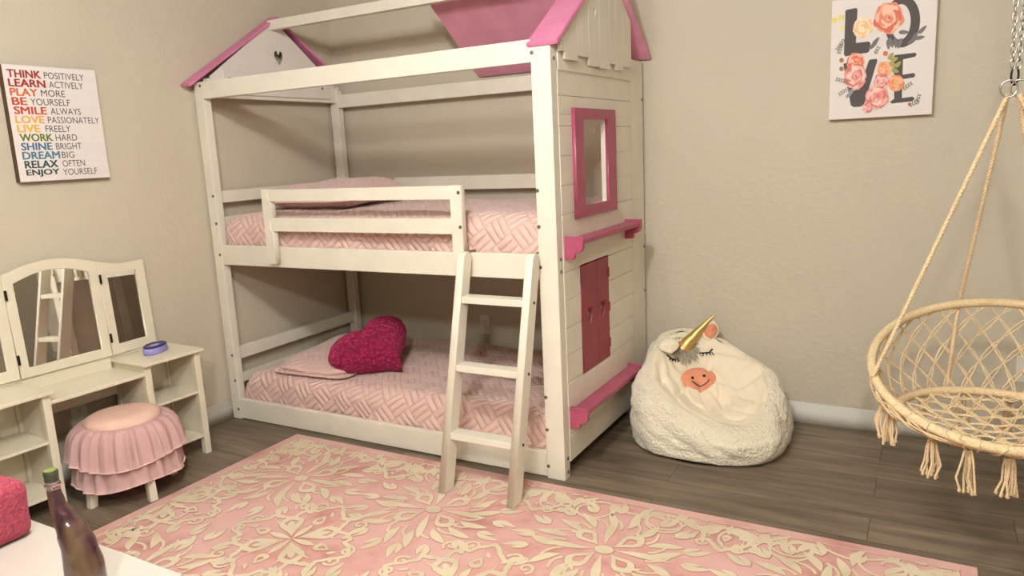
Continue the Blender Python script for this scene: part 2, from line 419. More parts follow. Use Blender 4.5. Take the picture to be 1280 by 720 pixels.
for my in (-1.905, -2.70):
    for mx_ in (.62, 1.315, 2.02, 2.73, 3.42): medallion(mx_, my, .27)
for mx_ in (.62, 1.315, 2.02, 2.73, 3.42): medallion(mx_, -1.16, .19)
def border(x0, y0, x1, y1):
    L = math.hypot(x1-x0, y1-y0); dx, dy = (x1-x0)/L, (y1-y0)/L; nx, ny = -dy, dx
    mo.ribbon([(x0, y0), (x1, y1)], .007)
    n = int(L/.035)
    mo.ribbon([(x0+dx*L*i/n+nx*(.045+.022*math.sin(i*.9)), y0+dy*L*i/n+ny*(.045+.022*math.sin(i*.9))) for i in range(n+1)], .012)
    for i in range(0, n, 4):
        s_ = L*i/n; mo.scroll(x0+dx*s_+nx*.05, y0+dy*s_+ny*.05, math.atan2(ny, nx)+rnd.uniform(-.5, .5), .085, .010, 1.0, rnd.choice((-1, 1)))
        mo.leaf(x0+dx*s_+nx*.02, y0+dy*s_+ny*.02, math.atan2(ny, nx)+rnd.uniform(-.9, .9), .09, .035, bend=.3)
border(RUGX1-.05, RUGY1-.045, RUGX0+.05, RUGY1-.045)
border(RUGX0+.05, RUGY1-.045, RUGX0+.05, RUGY0+.05)
obj('floral_outline', mo.o, M['rugrose'], rug)
obj('floral_pattern', mo.b, M['rugcream'], rug)

# ---------------------------------------------------------------- bunk bed
XL, XR, YF, YB, PT = .02, 2.02, -1.058, -.03, 1.775
bed = thing('bunk_bed', 'white playhouse bunk bed with pink roof and window boxes in the corner', 'bunk bed', (1.02, -.55, 0))
def bp(name, bm, mat=None, parent=None, **k): return obj(name, bm, mat or M['cream'], parent or bed, **k)
bp('post', box(XL, XL+.062, YF, YF+.045, 0, PT, .004)); bp('post', box(XL, XL+.062, YB-.045, YB, 0, PT, .004))
bp('post', box(XR-.0835, XR, YF, YF+.052, 0, PT-.022, .004)); bp('post', box(XR-.0835, XR, -.205, YB, 0, PT-.012, .004))
xi0, xi1 = XL+.062, XR-.0835
bp('base_rail', box(xi0, xi1, YF+.002, YF+.03, .006, .114, .004))
bp('base_rail', box(xi0, xi1, YB-.03, YB-.004, .006, .114, .004))
bp('side_rail', box(xi0, xi1, YF+.002, YF+.03, .848, .951, .004))
bp('side_rail', box(xi0, xi1, YB-.03, YB-.004, .848, .951, .004))
bp('top_rail', box(xi0-.004, xi1, YF-.001, YF+.03, 1.69, PT, .004))
bp('top_rail', box(xi0, xi1, YB-.045, YB-.018, 1.67, 1.748, .004))
bp('ridge_beam', box(.05, 2.03, -.556, -.516, 2.078, 2.130, .003))
bp('back_guard_rail', box(.473, 1.52, YB-.045, YB-.02, 1.158, 1.236, .004))
for z0, z1 in ((1.166, 1.228), (1.033, 1.094), (.323, .391), (.192, .242), (.848, .951), (.006, .114)):
    bp('end_rail', box(XL+.018, XL+.045, YF+.045, YB-.045, z0, z1, .003))
bp('end_rail', box(XL+.02, XL+.05, YF+.045, YB-.01, 1.70, 1.795, .003))
bp('bed_deck', box(XL+.05, XR-.06, YF+.032, YB-.032, .895, .913, .002)); bp('bed_deck', box(XL+.05, XR-.06, YF+.032, YB-.032, .05, .068, .002))
# guard rail on the upper bunk
gr = bp('guard_rail', box(.468, 1.575, YF-.029, YF-.005, 1.176, 1.233, .003))
obj('slat', box(.468, 1.575, YF-.029, YF-.005, 1.031, 1.097, .003), M['cream'], gr)
for x in (.455, 1.553):
    lp = [(x, .872), (x+.054, .872), (x+.054, 1.025), (x+.038, 1.04), (x+.038, 1.09), (x+.054, 1.105), (x+.054, 1.165), (x+.040, 1.180), (x+.040, 1.236), (x, 1.236)] if x < 1 else \
         [(x, .872), (x+.054, .872), (x+.054, 1.227), (x+.045, 1.236), (x, 1.236)]
    obj('upright', plate([lp], .034, (1, 0, 0), (0, 0, 1), (0, YF-.037, 0), .002), M['cream'], gr)
# left gable with heart, and roof strips
def zf(y): return 1.76+.70*(y+1.07)
def zb(y): return 2.16-.74*(y+.54)
YA = (2.16-.74*.54-1.76-.70*1.07)/1.44; ZA = zf(YA)
t_ = .012
gl = [(-.985, 1.748), (-.085, 1.748), (-.085, zb(-.085)-t_), (YA, ZA-t_), (-.985, zf(-.985)-t_)]
bp('gable', plate([gl, heart(-.505, 1.928, .088, .8)[::-1]], .014, (0, 1, 0), (0, 0, 1), (.066, 0, 0), 0), M['white_gable'], label='white gable board with a heart cut-out')
bp('gable_batten', box(.066, .082, -.914, -.14, 1.72, 1.842, .002), M['white_gable'])
def slope_board(y0, y1, zfun, x0, x1, th):
    d = V((0, y1-y0, zfun(y1)-zfun(y0))); L = d.length; d.normalize()
    n = V((0, -d.z, d.y))
    return plate([rect(0, L, 0, x1-x0)], th, d, (1, 0, 0), V((x0, y0, zfun(y0))) , .002)
def roof(name, y0, y1, zfun, x0, x1, th, mat='pinkroof', **k):
    b = bmesh.new(); d = V((0, y1-y0, zfun(y1)-zfun(y0))); L = d.length; d.normalize(); n = V((1, 0, 0)).cross(d)
    if n.z < 0: n = -n
    o = V((0, y0, zfun(y0)))
    bmesh.ops.create_cube(b, size=1)
    for v in b.verts:
        s_, t2, q = v.co.x+.5, v.co.y+.5, v.co.z+.5
        v.co = o+d*L*s_+V((x0+(x1-x0)*t2, 0, 0))+n*(-th+th*q)
    bmesh.ops.recalc_face_normals(b, faces=b.faces[:])
    bmesh.ops.bevel(b, geom=b.edges[:], offset=.003, segments=2, affect='EDGES')
    return bp(name, b, M[mat], **k)
zfl = lambda y: 1.762+.625*(y+1.128)
zbl = lambda y: 2.158-.655*(y+.495)
roof('roof_strip', -1.128, -.495, zfl, .004, .075, .016)
roof('roof_strip', -.012, -.495, zbl, .004, .075, .016)
roof('roof_strip', -1.072, YA, zf, 1.925, 2.056, .018)
roof('roof_panel', .0-.006, YA, lambda y: zb(y)+.018, 1.07, 2.06, .016, 'pinkpanel', label='pink roof board over the back half, colour paled with flare haze')
# right gable: staggered vertical planks
edges = [-1.02, -.975, -.855, -.74, -.627, -.512, -.44, -.352, -.245]
bots = [1.727, 1.700, 1.722, 1.693, 1.690, 1.716, 1.694, 1.714]
hp = heart(-.655, 1.905, .05, .42)
gb = bmesh.new(); 
for i in range(8):
    y0, y1 = edges[i]+.0015, edges[i+1]-.0015
    zt = [min(zf(y), zb(y))-.022 for y in (y0, y1)]
    lp = [(y0, bots[i]), (y1, bots[i]), (y1, zt[1])]
    if y0 < YA < y1: lp.append((YA, ZA-.022))
    lp.append((y0, zt[0]))
    loops = [lp]
    if i == 3: loops.append(heart(-.672, 1.907, .05, .5)[::-1])
    merge(gb, plate(loops, .014, (0, 1, 0), (0, 0, 1), (2.044, 0, 0), .0015))
bp('gable', gb, M['cream'], label='gable of staggered cream planks above the little window')
gbk = plate([[(-1.005, 1.66), (-.215, 1.66), (-.215, zb(-.215)-.03), (YA, ZA-.03), (-1.005, zf(-1.005)-.03)], heart(-.672, 1.907, .05, .5)[::-1]], .008, (0, 1, 0), (0, 0, 1), (2.028, 0, 0)); bp('gable_backing', gbk)
# facade of horizontal boards with a window and a pair of little doors
sd = bmesh.new(); zz = [1.668]+[1.565-.1155*i for i in range(14)]
zz[-1] = .065
WIN = (-.815, -.52, 1.11, 1.492); DOOR = (-.849, -.533, .401, .878)
for i in range(len(zz)-1):
    zt, zb_ = zz[i]-.0009, zz[i+1]+.0009
    spans = [(-1.005, -.215, zb_, zt)]
    for (a, b_, c, d) in (WIN, DOOR):
        ns = []
        for (y0, y1, z0, z1) in spans:
            if z1 <= c or z0 >= d: ns.append((y0, y1, z0, z1)); continue
            if z0 < c: ns.append((y0, y1, z0, c))
            if z1 > d: ns.append((y0, y1, d, z1))
            zl, zh = max(z0, c), min(z1, d)
            ns += [(y0, a, zl, zh), (b_, y1, zl, zh)]
        spans = ns
    for (y0, y1, z0, z1) in spans: 
        if z1-z0 > .002: box(2.006, 2.022, y0, y1, z0, z1, .0015, bm=sd, seg=1)
bp('siding', sd)
bp('door_backing', box(2.001, 2.0055, -.86, -.52, .39, .89, 0))
bp('siding_backing', plate([rect(-1.005, -.215, .07, 1.66), rect(*WIN)[::-1], rect(*DOOR)[::-1]], .012, (0, 1, 0), (0, 0, 1), (2.0175, 0, 0)))
wt = bp('window_frame', plate([rect(-.888, -.446, 1.077, 1.521), rect(-.803, -.54, 1.123, 1.478)[::-1]], .016, (0, 1, 0), (0, 0, 1), (2.038, 0, 0), .0015), M['pinkpaint'], label='pink window frame')
ja = bmesh.new()
for r_ in ((-.812, -.803, 1.113, 1.488), (-.54, -.531, 1.113, 1.488)): box(2.002, 2.024, r_[0], r_[1], r_[2], r_[3], 0, bm=ja)
for r_ in ((-.803, -.54, 1.113, 1.122), (-.803, -.54, 1.479, 1.488)): box(2.002, 2.024, r_[0], r_[1], r_[2], r_[3], 0, bm=ja)
obj('jamb', ja, M['cream'], wt)
for y0, y1, hy, s_ in ((-.845, -.673, -.757, 0), (-.670, -.537, -.612, 1)):
    dr = bp('shutter', plate([rect(y0, y1, .405, .873), heart(hy, .640, .085, .62)[::-1]], .012, (0, 1, 0), (0, 0, 1), (2.023, 0, 0), .0015), M['raspberry'], label='raspberry pink shutter with a heart cut-out')
    for zz_ in (.47, .64, .80):
        obj('hinge', box(2.0235, 2.0265, (y0-.003 if not s_ else y1-.007), (y0+.007 if not s_ else y1+.003), zz_-.022, zz_+.022, .001), M['raspberry'], dr)
def shelf(zt, lab):
    s_ = bp('window_shelf', box(2.023, 2.096, -.985, -.318, zt-.032, zt-.012, .003), M['pinkpaint'], label=lab)
    pr = [(0, 0), (.078, 0), (.080, -.004), (.080, -.042), (.072, -.058), (.056, -.066), (.044, -.07), (.040, -.088), (.034, -.092), (0, -.092)]
    for y in (-.995, -.318): obj('bracket', plate([pr], .018, (1, 0, 0), (0, 0, 1), (2.0225, y-.0, zt), .0015), M['pinkpaint'], s_)
shelf(1.016, 'pink shelf with scrolled brackets under the window')
shelf(.303, 'pink shelf with scrolled brackets under the shutters')
def bolt(x, y, z, axis):
    b = lathe([(0, 0), (.0075, 0), (.0075, .002), (.0035, .0032), (0, .0024)], 12)
    m = Matrix.Rotation(PI/2, 4, 'X') if axis == 'y' else Matrix.Rotation(PI/2, 4, 'Y')
    b.transform(Matrix.Translation((x, y, z)) @ m); bp('bolt', b, M['bolt'], smooth=.6)
for z in (1.755, 1.205, 1.063, .90, .357, .216, .055): bolt(XL+.047, YF, z, 'y')
for z in (1.725, 1.205, 1.063, .90, .357, .216, .055): bolt(XR-.076, YF, z, 'y')
for z in (1.70, .93, .88, .09, .03): bolt(XR, YF+.03, z, 'x')
for z in (1.205, 1.063): bolt(1.598, YF-.037-.0005, z, 'y')
for z in (1.58, .62, .85): bolt(XR, YB-.012, z, 'x')
bolt(.094-.012, -.88, 1.80, 'x'); bolt(.082, -.2, 1.78, 'x')
b = tube([(1.55, YB-.048, 1.70), (1.55, YB-.048, 1.665)], .005, 8); bp('rail_peg', b, M['bolt'])

# ---------------------------------------------------------------- ladder
def lad_y(z): return YF-.048-(.93-z)*.262
lad = thing('ladder', 'cream wooden ladder with three rungs leaning on the upper bunk', 'ladder', (1.79, -1.33, .012))
def lrail(x0, x1):
    z0, z1 = .0125, .962
    d = V((0, lad_y(z1)-lad_y(z0), z1-z0)); n = V((0, -d.z, d.y)).normalized()  # forwards, away from the bed
    hw = .034
    prof = [(lad_y(z0)-hw, z0), (lad_y(z0)+hw, z0), (lad_y(.93)+hw-.004, .93), (lad_y(.945)+hw-.01, .948), (lad_y(z1), z1), (lad_y(z1)-hw*.6, z1), (lad_y(.945)-hw, .945)]
    b = plate([prof], x1-x0, (0, 1, 0), (0, 0, 1), (x1, 0, 0), .003)
    return obj('side_rail', b, M['cream'], lad)
r1 = lrail(1.600, 1.634); r2 = lrail(1.918, 1.952)
for zr in (.787, .517, .250):
    y = lad_y(zr)
    obj('rung', box(1.634, 1.918, y-.032, y+.030, zr-.028, zr, .003), M['cream'], lad)
    b = lathe([(0, 0), (.006, 0), (.006, .002), (0, .003)], 12); b.transform(Matrix.Translation((1.952, y+.002, zr-.014)) @ Matrix.Rotation(PI/2, 4, 'Y')); obj('bolt', b, M['dark'], lad)
for x in (1.617, 1.935):
    hk = tube([(x, lad_y(.945)+.010, .93), (x, lad_y(.945)+.016, .957), (x, YF-.004, .9585), (x, YF+.034, .9575), (x, YF+.0355, .93)], .0045, 8)
    obj('hook', hk, M['bolt'], lad)

# ---------------------------------------------------------------- bedding
def bedding(x0, x1, y0, y1, zt, zb0, bulge=.0, seed=0, rr=.07):
    """cloth over a mattress, UV = unfolded cloth in metres"""
    def prof(d, r, h, L):      # d along the unfolded cloth from one hem to the other -> inset, drop
        arc = PI/2*r; side = h-r
        if d < side: return (0, h-d)
        if d < side+arc: a = (d-side)/r; return (r-r*math.cos(a), r-r*math.sin(a))
        return None
    h = zt-zb0; arc = PI/2*rr; side = h-rr; UL = (x1-x0)-2*rr+2*(side+arc); VL = (y1-y0)-2*rr+2*(side+arc)
    nu, nv = int(UL/.016), int(VL/.016)
    def ev(d, L, a0, a1):
        p = prof(d, rr, h, L)
        if p: return a0+p[0], p[1]
        p = prof(L-d, rr, h, L)
        if p: return a1-p[0], p[1]
        return a0+rr+(d-side-arc), 0
    bm = bmesh.new(); L = bm.loops.layers.uv.new('UVMap'); G = []; UVs = {}
    for i in range(nu+1):
        row = []
        for j in range(nv+1):
            u, v = UL*i/nu, VL*j/nv
            x, dx = ev(u, UL, x0, x1); y, dy = ev(v, VL, y0, y1)
            z = zt-max(dx, dy)
            top = 1-min(1, max(dx, dy)/.06)
            n = noise.noise(V((u*3+seed, v*3, 0)))*.012+noise.noise(V((u*9, v*9, seed)))*.006
            cr = abs(noise.noise(V((u*2.2+v*5, v*2.1, seed+9.))))
            n += .010*max(0, .25-cr)
            p = V((x, y, z+n*(.4+.6*top)-.02*(1-top)*0))
            if dy > 0 and y < (y0+y1)/2: p.y += n*1.6-bulge*math.sin(min(1, dy/h)*PI)
            if dx > 0 and x < (x0+x1)/2: p.x += n*1.5
            vt = bm.verts.new(p); UVs[vt] = (u, v); row.append(vt)
        G.append(row)
    for i in range(nu):
        for j in range(nv):
            f = bm.faces.new((G[i][j], G[i+1][j], G[i+1][j+1], G[i][j+1]))
            for lp in f.loops: lp[L].uv = UVs[lp.vert]
    return bm
m1 = thing('mattress', 'lower bunk mattress made up with a pink basket-weave quilt', 'mattress', (1.0, -.55, .068))
obj('mattress_core', box(.16, 1.93, -1.00, -.09, .068, .225, .02), M['canvas'], m1)
obj('quilt', bedding(.118, 1.955, -1.018, -.062, .262, .072, .006, 1.3, .075), M['quilt'], m1, smooth=True, label='pink quilt in a woven basket stitch')
m2 = thing('mattress', 'upper bunk mattress made up with a pink basket-weave quilt', 'mattress', (1.0, -.55, .913))
obj('mattress_core', box(.16, 1.93, -.995, -.09, .913, 1.07, .02), M['canvas'], m2)
obj('quilt', bedding(.105, 1.955, -1.020, -.075, 1.108, .918, .004, 7.7, .085), M['quilt'], m2, smooth=True, label='pink quilt in a woven basket stitch')
# pillows
def pillow(label, cx, cy, cz, a, b, c, rz, tilt, flange=.0):
    m = Matrix.Rotation(rz, 4, 'Z') @ Matrix.Rotation(tilt, 4, 'X')
    t = thing('pillow', label, 'pillow', (cx, cy, cz-c))
    o = obj('pillow_sham', puff(cx, cy, cz, a, b, c, .7, .3, mtx=m, amp=.018, sc=5, uv=True), M['sham'], t, smooth=True)
    if flange:
        fb = puff(cx, cy, cz-.012, a+flange, b+flange, .006, .3, .25, mtx=m, uv=True); obj('flange', fb, M['sham'], o, smooth=True)
pillow('pink quilted pillow lying on the lower bunk beneath the heart cushion', .50, -.66, .302, .235, .31, .052, .06, .05, .02)
pillow('pink quilted pillow on the upper bunk behind the guard rail', .42, -.50, 1.175, .28, .31, .075, .03, .04, .02)
# heart cushion
def heart_cushion():
    n, m = 96, 16; out = heart(0, 0, .39, 1.2, n//2); c0 = V((0, .02, 0)); bm = bmesh.new()
    def layer(sg):
        rings = []
        for i in range(m):
            s_ = 1-i/m; z = sg*.105*(1-s_**2.6)**.55
            rings.append([bm.verts.new(V((c0.x+(p[0]-c0.x)*s_, c0.y+(p[1]-c0.y)*s_, z))) for p in out])
        c = bm.verts.new((c0.x, c0.y, sg*.105))
        for A, B in zip(rings, rings[1:]):
            for j in range(n): 
                q = (A[j], A[(j+1) % n], B[(j+1) % n], B[j]); bm.faces.new(q if sg < 0 else q[::-1])
        for j in range(n): 
            q = (rings[-1][j], rings[-1][(j+1) % n], c); bm.faces.new(q if sg < 0 else q[::-1])
    layer(1); layer(-1)
    bmesh.ops.remove_doubles(bm, verts=bm.verts[:], dist=1e-4); bmesh.ops.recalc_face_normals(bm, faces=bm.faces[:])
    for v in bm.verts:
        v.co += v.normal*0
    e1 = V((.87, .49, 0)); tl = math.radians(23); e2 = V((-.49*math.cos(tl), .87*math.cos(tl), math.sin(tl)))
    r = Matrix((e1, e2, e1.cross(e2))).transposed().to_4x4()
    bm.transform(Matrix.Translation((.815, -.752, .378)) @ r @ Matrix.Rotation(math.radians(46), 4, 'Z')); return bm
tag(obj('heart_cushion', heart_cushion(), M['heartp'], smooth=True), 'magenta heart shaped plush cushion propped on the lower bunk pillow', 'cushion')

# ---------------------------------------------------------------- vanity (own axes: u away from the wall, v along it)
VA = math.radians(2.3)
van = thing('vanity_table', 'cream childs vanity table with open shelves and three mirrors along the left wall', 'vanity table', (0, -1.905, 0), -VA)
def vp(name, bm, mat=None, parent=None, **k): return obj(name, bm, mat or M['creamv'], parent or van, local=True, **k)
for s_ in (1, -1):
    def vb(u0, u1, v0, v1, z0, z1, bev=.002):
        a, b_ = (v0, v1) if s_ > 0 else (-v1, -v0); return box(u0, u1, a, b_, z0, z1, bev)
    vp('cabinet_top', vb(.035, .312, .188, .492, .503, .518, .004))
    for (u0, v0) in ((.262, .448), (.262, .20), (.04, .448), (.04, .20)):
        vp('leg', vb(u0, u0+.031, v0, v0+.031, 0, .503, .003))
    vp('side_panel', vb(.071, .262, .455, .468, .085, .503)); vp('side_panel', vb(.071, .262, .204, .217, .085, .503))
    vp('back_panel', vb(.045, .054, .231, .448, .085, .503))
    vp('shelf', vb(.054, .288, .218, .455, .303, .315)); vp('shelf', vb(.054, .288, .218, .455, .085, .097))
vp('desktop', box(.04, .290, -.20, .20, .458, .474, .004))
vp('apron', box(.045, .060, -.20, .20, .35, .458, .002))
# mirrors lean back three degrees on a strip along the back
LEAN = math.radians(3.2)
vp('mirror_support', box(.036, .056, -.455, .455, .519, .531, .002)); vp('mirror_support', box(.036, .058, -.19, .19, .474, .531, .002))
ML = Matrix.Translation((.062, 0, .533)) @ Matrix.Rotation(-LEAN, 4, 'Y')
def mir(name, outer, inner, fold, pivot, lab=None):
    m = ML @ Matrix.Translation((0, pivot, 0)) @ Matrix.Rotation(fold, 4, 'Z') @ Matrix.Translation((0, -pivot, 0))
    b = plate([outer, inner[::-1]], .018, (0, 1, 0), (0, 0, 1), (.009, 0, 0), .002); b.transform(m); f = vp(name, b)
    g = plate([inner], .004, (0, 1, 0), (0, 0, 1), (.001, 0, 0)); g.transform(m); vp('mirror_glass', g, M['mirror'], f)
    bk = plate([outer], .004, (0, 1, 0), (0, 0, 1), (-.0095, 0, 0)); bk.transform(m); vp('backing', bk, None, f)
    return f, m
def arch(v0, v1, z0, zc, rise, n=16): return [(v0, z0), (v1, z0)]+[(v1+(v0-v1)*i/n, zc+rise*math.sin(PI*i/n)) for i in range(n+1)]
CH = .193
fc, mc = mir('mirror_frame', arch(-CH, CH, 0, .432, .040), arch(-CH+.038, CH-.038, .040, .393, .036), 0, 0)
def wing(s_):
    v0, v1 = CH+.002, CH+.232
    o = [(v0, 0), (v1, 0), (v1, .412)]+[(v1+(v0-v1)*i/10, .412+(.432-.412)*i/10-.014*math.sin(PI*i/10)) for i in range(1, 11)]
    inn = [(v0+.040, .045), (v1-.045, .045), (v1-.045, .368), (v0+.040, .374)]
    if s_ < 0: o = [(-a, b_) for a, b_ in o][::-1]; inn = [(-a, b_) for a, b_ in inn][::-1]
    f, m = mir('mirror_wing', o, inn, (1 if s_ > 0 else -1)*math.radians(4.5), s_*CH)
    for z in (.06, .33):
        h = box(.0175, .0205, s_*CH-.004, s_*CH+.006, z, z+.042, .001); h.transform(m); vp('hinge', h, M['dark'], f)
wing(1); wing(-1)
# lavender stand on the right cabinet
def onV(u, v, z): return (u*math.cos(VA)+v*math.sin(VA), -1.905-u*math.sin(VA)+v*math.cos(VA), z)
px = onV(.150, .352, .5185)
st = thing('trinket_stand', 'small oval lavender stand with a navy top rim on the vanity cabinet', 'stand', px, .25)
def oval(prof, n=40, ax=1.0, ay=.62):
    b = lathe(prof, n); 
    for v in b.verts: v.co.x *= ax; v.co.y *= ay
    b.transform(Matrix.Rotation(PI/2+.18, 4, 'Z')); return b
obj('stand_body', oval([(0, 0), (.066, 0), (.073, .005), (.074, .017), (.069, .028), (.060, .034), (0, .035)]), M['baseblue'], st, local=True, smooth=.7)
obj('stand_rim', oval([(.058, .0335), (.068, .0302), (.069, .033), (.064, .0372), (.055, .0372), (.054, .0345)]), M['basenavy'], st, local=True, smooth=.7)
eb = tube([(.0, .012*math.cos(a), .006*math.sin(a)) for a in [2*PI*i/20 for i in range(20)]], .0025, 6, closed=True)
eb.transform(Matrix.Rotation(-.9, 4, 'Z') @ Matrix.Translation((.0525, 0, .017))); obj('emblem', eb, M['basenavy'], st, local=True)

# ---------------------------------------------------------------- stool
SC = (.335, -1.867)
stool = thing('vanity_stool', 'round stool with a two tier pink ruffled skirt tucked under the vanity', 'stool', (SC[0], SC[1], 0))
for (x, y) in ((.515, -1.90), (.335, -2.05), (.36, -1.69), (.175, -1.84)):
    a = math.atan2(y-SC[1], x-SC[0]); m = Matrix.Translation((x, y, 0)) @ Matrix.Rotation(a, 4, 'Z')
    b = box(-.016, .016, -.016, .016, 0, .30, .003)
    for v in b.verts:
        if v.co.z > .15: v.co.x -= .03
    b.transform(m); obj('leg', b, M['creamv'], stool)
obj('seat_base', lathe([(0, .25), (.150, .25), (.155, .265), (.155, .302), (0, .302)], 40, (SC[0], SC[1], 0)), M['creamv'], stool)
obj('seat', lathe([(0, .300), (.130, .300), (.145, .311), (.149, .326), (.143, .341), (.126, .349), (.08, .353), (0, .354)], 48, (SC[0], SC[1], 0)), M['seatpink'], stool, smooth=True)
def ruffle(name, prof, amp0, amp1, freq, seed, hem):
    n = 240; rings = []; bm = bmesh.new(); z0, z1 = prof[0][1], prof[-1][1]; edge = []
    for i, (r, z) in enumerate(prof):
        t = i/(len(prof)-1); row = []
        for j in range(n):
            a = 2*PI*j/n; w_ = math.sin(freq*a+1.6*math.sin(3*a+seed)+seed)+.5*math.sin(freq*.47*a*1.0+2*seed)
            w_ = math.sin(round(freq)*a+1.7*math.sin(2*a+seed)+1.1*math.sin(5*a))+.45*math.sin(round(freq*1.7)*a+seed)
            rr = r+(amp0+(amp1-amp0)*t)*w_; zz_ = z+t*.010*math.sin(3*a+seed)+t*.004*w_
            row.append(bm.verts.new((SC[0]+rr*math.cos(a), SC[1]+rr*math.sin(a), zz_)))
        rings.append(row)
    for A, B in zip(rings, rings[1:]):
        for j in range(n): bm.faces.new((A[j], A[(j+1) % n], B[(j+1) % n], B[j]))
    edge = [v.co.copy() for v in rings[-1]]
    bmesh.ops.solidify(bm, geom=bm.faces[:], thickness=.003)
    f = obj(name, bm, M['skirt'], stool, smooth=True)
    obj('hem', tube([e for e in edge], .0032, 6, closed=True), M['skirttrim'], f, smooth=True)
ruffle('ruffle', [(.143, .322), (.158, .327), (.186, .312), (.203, .286), (.213, .252), (.219, .215), (.223, .178)], .004, .011, 24, .7, 1)
ruffle('ruffle', [(.175, .250), (.195, .225), (.200, .19), (.206, .155), (.210, .12), (.212, .088)], .002, .010, 15, 2.1, 1)

# ---------------------------------------------------------------- bean bag
BC = V((2.445, -.375, 0))
def bag_R(th):
    c, s_ = math.cos(th), math.sin(th)
    return 1/((abs(c)/.352)**2.7+(abs(s_)/.322)**2.7)**(1/2.7)
TB = math.atan2(.80, -.60)
def bag_H(th):
    k_ = (1+math.cos(th-TB))/2
    return .165+.278*k_**1.05+.010*math.sin(3*th+1)
ZC = .150
def bag_pt(i_f, th):
    """i_f 0..1 over the outer wall, 1..2 over the seat"""
    R, H = bag_R(th), bag_H(th); back = ((1+math.cos(th-TB))/2)
    key = [(0, .90, 0, 0), (.12, .975, .015, 0), (.3, 1.01, .06, 0), (.5, 1.005, .16, .35), (.7, .965, 0, .72), (.88, .88, 0, .94), (1.0, .79, 0, 1.0),
           (1.12, .69, 0, .985), (1.3, .53, -1, .42), (1.5, .37, -1, .70), (1.75, .18, -1, .93), (2.0, .0, -1, 1.0)]
    for a, b_ in zip(key, key[1:]):
        if i_f <= b_[0]+1e-9: break
    t = (i_f-a[0])/(b_[0]-a[0]); 
    def val(q):
        f, r, z, hf = q
        if z == -1: zz_ = H*.985*(1-hf)+ZC*hf
        elif f in (0, .12, .3): zz_ = z
        elif f == .5: zz_ = max(.105, .42*H)
        else: zz_ = hf*H
        return r, zz_
    r0, z0 = val(a); r1_, z1 = val(b_); r = r0+(r1_-r0)*t; z = z0+(z1-z0)*t
    lean = V((-.03, .035, 0))*max(0, (z-.2)/.3)*1.0
    return BC+V((math.cos(th)*R*r, math.sin(th)*R*r, z))+lean
# the face: its plane looks out towards the room and up
FN = V((.42, -.62, .66)).normalized(); FX = V((.86, .50, .05)); FX = (FX-FN*FX.dot(FN)).normalized(); FY = FN.cross(FX)
FO = V((2.315, -.265, .33))
SEAMS = [(.035, -.13, .05, -.30, .016), (.10, -.10, .22, -.16, .018), (.22, -.16, .30, -.10, .012), (.09, -.04, .13, .05, .014), (.13, .05, .26, .0, .012), (-.03, -.10, -.12, -.20, .016), (-.12, -.20, -.16, -.02, .014), (-.05, -.02, -.07, .03, .010), (-.14, .0, -.17, -.14, .014), (.12, -.15, .10, -.28, .012)]
def bag_mesh(f0, f1, n, nt=144, amp=.012, wr=.02, lump=True):
    bm = bmesh.new(); rows = []
    for i in range(n+1):
        f = f0+(f1-f0)*i/n; row = []
        for j in range(nt):
            th = 2*PI*j/nt; p = bag_pt(f, th)
            q = noise.noise(p*7)*.016+noise.noise(p*16+V((3, 1, 7)))*.008
            fa, fb = (p-FO).dot(FX), (p-FO).dot(FY)
            fold = noise.noise(V((p.x*5+p.z*9, p.y*9-p.z*5, p.z*4+2.2)))
            q -= wr*max(0, .16-abs(fold))/.16
            if f > 1.05:
                for (ax, ay, bx, by, dp) in SEAMS:
                    ll = (bx-ax)**2+(by-ay)**2; t = min(1, max(0, ((fa-ax)*(bx-ax)+(fb-ay)*(by-ay))/ll)); dd = math.hypot(fa-ax-t*(bx-ax), fb-ay-t*(by-ay))
                    q -= 1.7*dp*math.exp(-(dd/.010)**2); q += .6*dp*math.exp(-((dd-.03)/.02)**2)
            d = (p-BC-V((0, 0, .2))).normalized() if f < 1.05 else V((0, 0, 1))
            if f < .1: q = min(q, 0)*.0; 
            p = p+d*q
            p.z = max(p.z, .001); p.y = min(p.y, -.022)
            if p.z < .33: p.x = max(p.x, 2.104)
            else: p.x = max(p.x, 2.06)
            row.append(bm.verts.new(p))
        rows.append(row)
    for A, B in zip(rows, rows[1:]):
        for j in range(nt): bm.faces.new((A[j], A[(j+1) % nt], B[(j+1) % nt], B[j]))
    bmesh.ops.remove_doubles(bm, verts=bm.verts[:], dist=1e-4)
    bmesh.ops.recalc_face_normals(bm, faces=bm.faces[:])
    bmesh.ops.smooth_vert(bm, verts=bm.verts[:], factor=.5, use_axis_x=True, use_axis_y=True, use_axis_z=True)
    return bm
bag = thing('bean_bag_chair', 'cream plush unicorn bean bag chair with a gold horn against the back wall', 'bean bag', tuple(BC))
full = bag_mesh(0, 2, 60); 
bvh = BVHTree.FromBMesh(full); full.free()
obj('side_band', bag_mesh(0, 1.10, 36, wr=.012), M['boucle'], bag, smooth=True)
obj('seat_panel', bag_mesh(1.06, 2, 36, wr=.02), M['velour'], bag, smooth=True)
obj('base_disc', lathe([(0, .0005), (.30, .0005), (.315, .006), (0, .006)], 48, tuple(BC)), M['dark'], bag)
def snap(p, off=.004):
    h = bvh.ray_cast(p+FN*.5, -FN)
    return (h[0]+FN*off) if h[0] else p
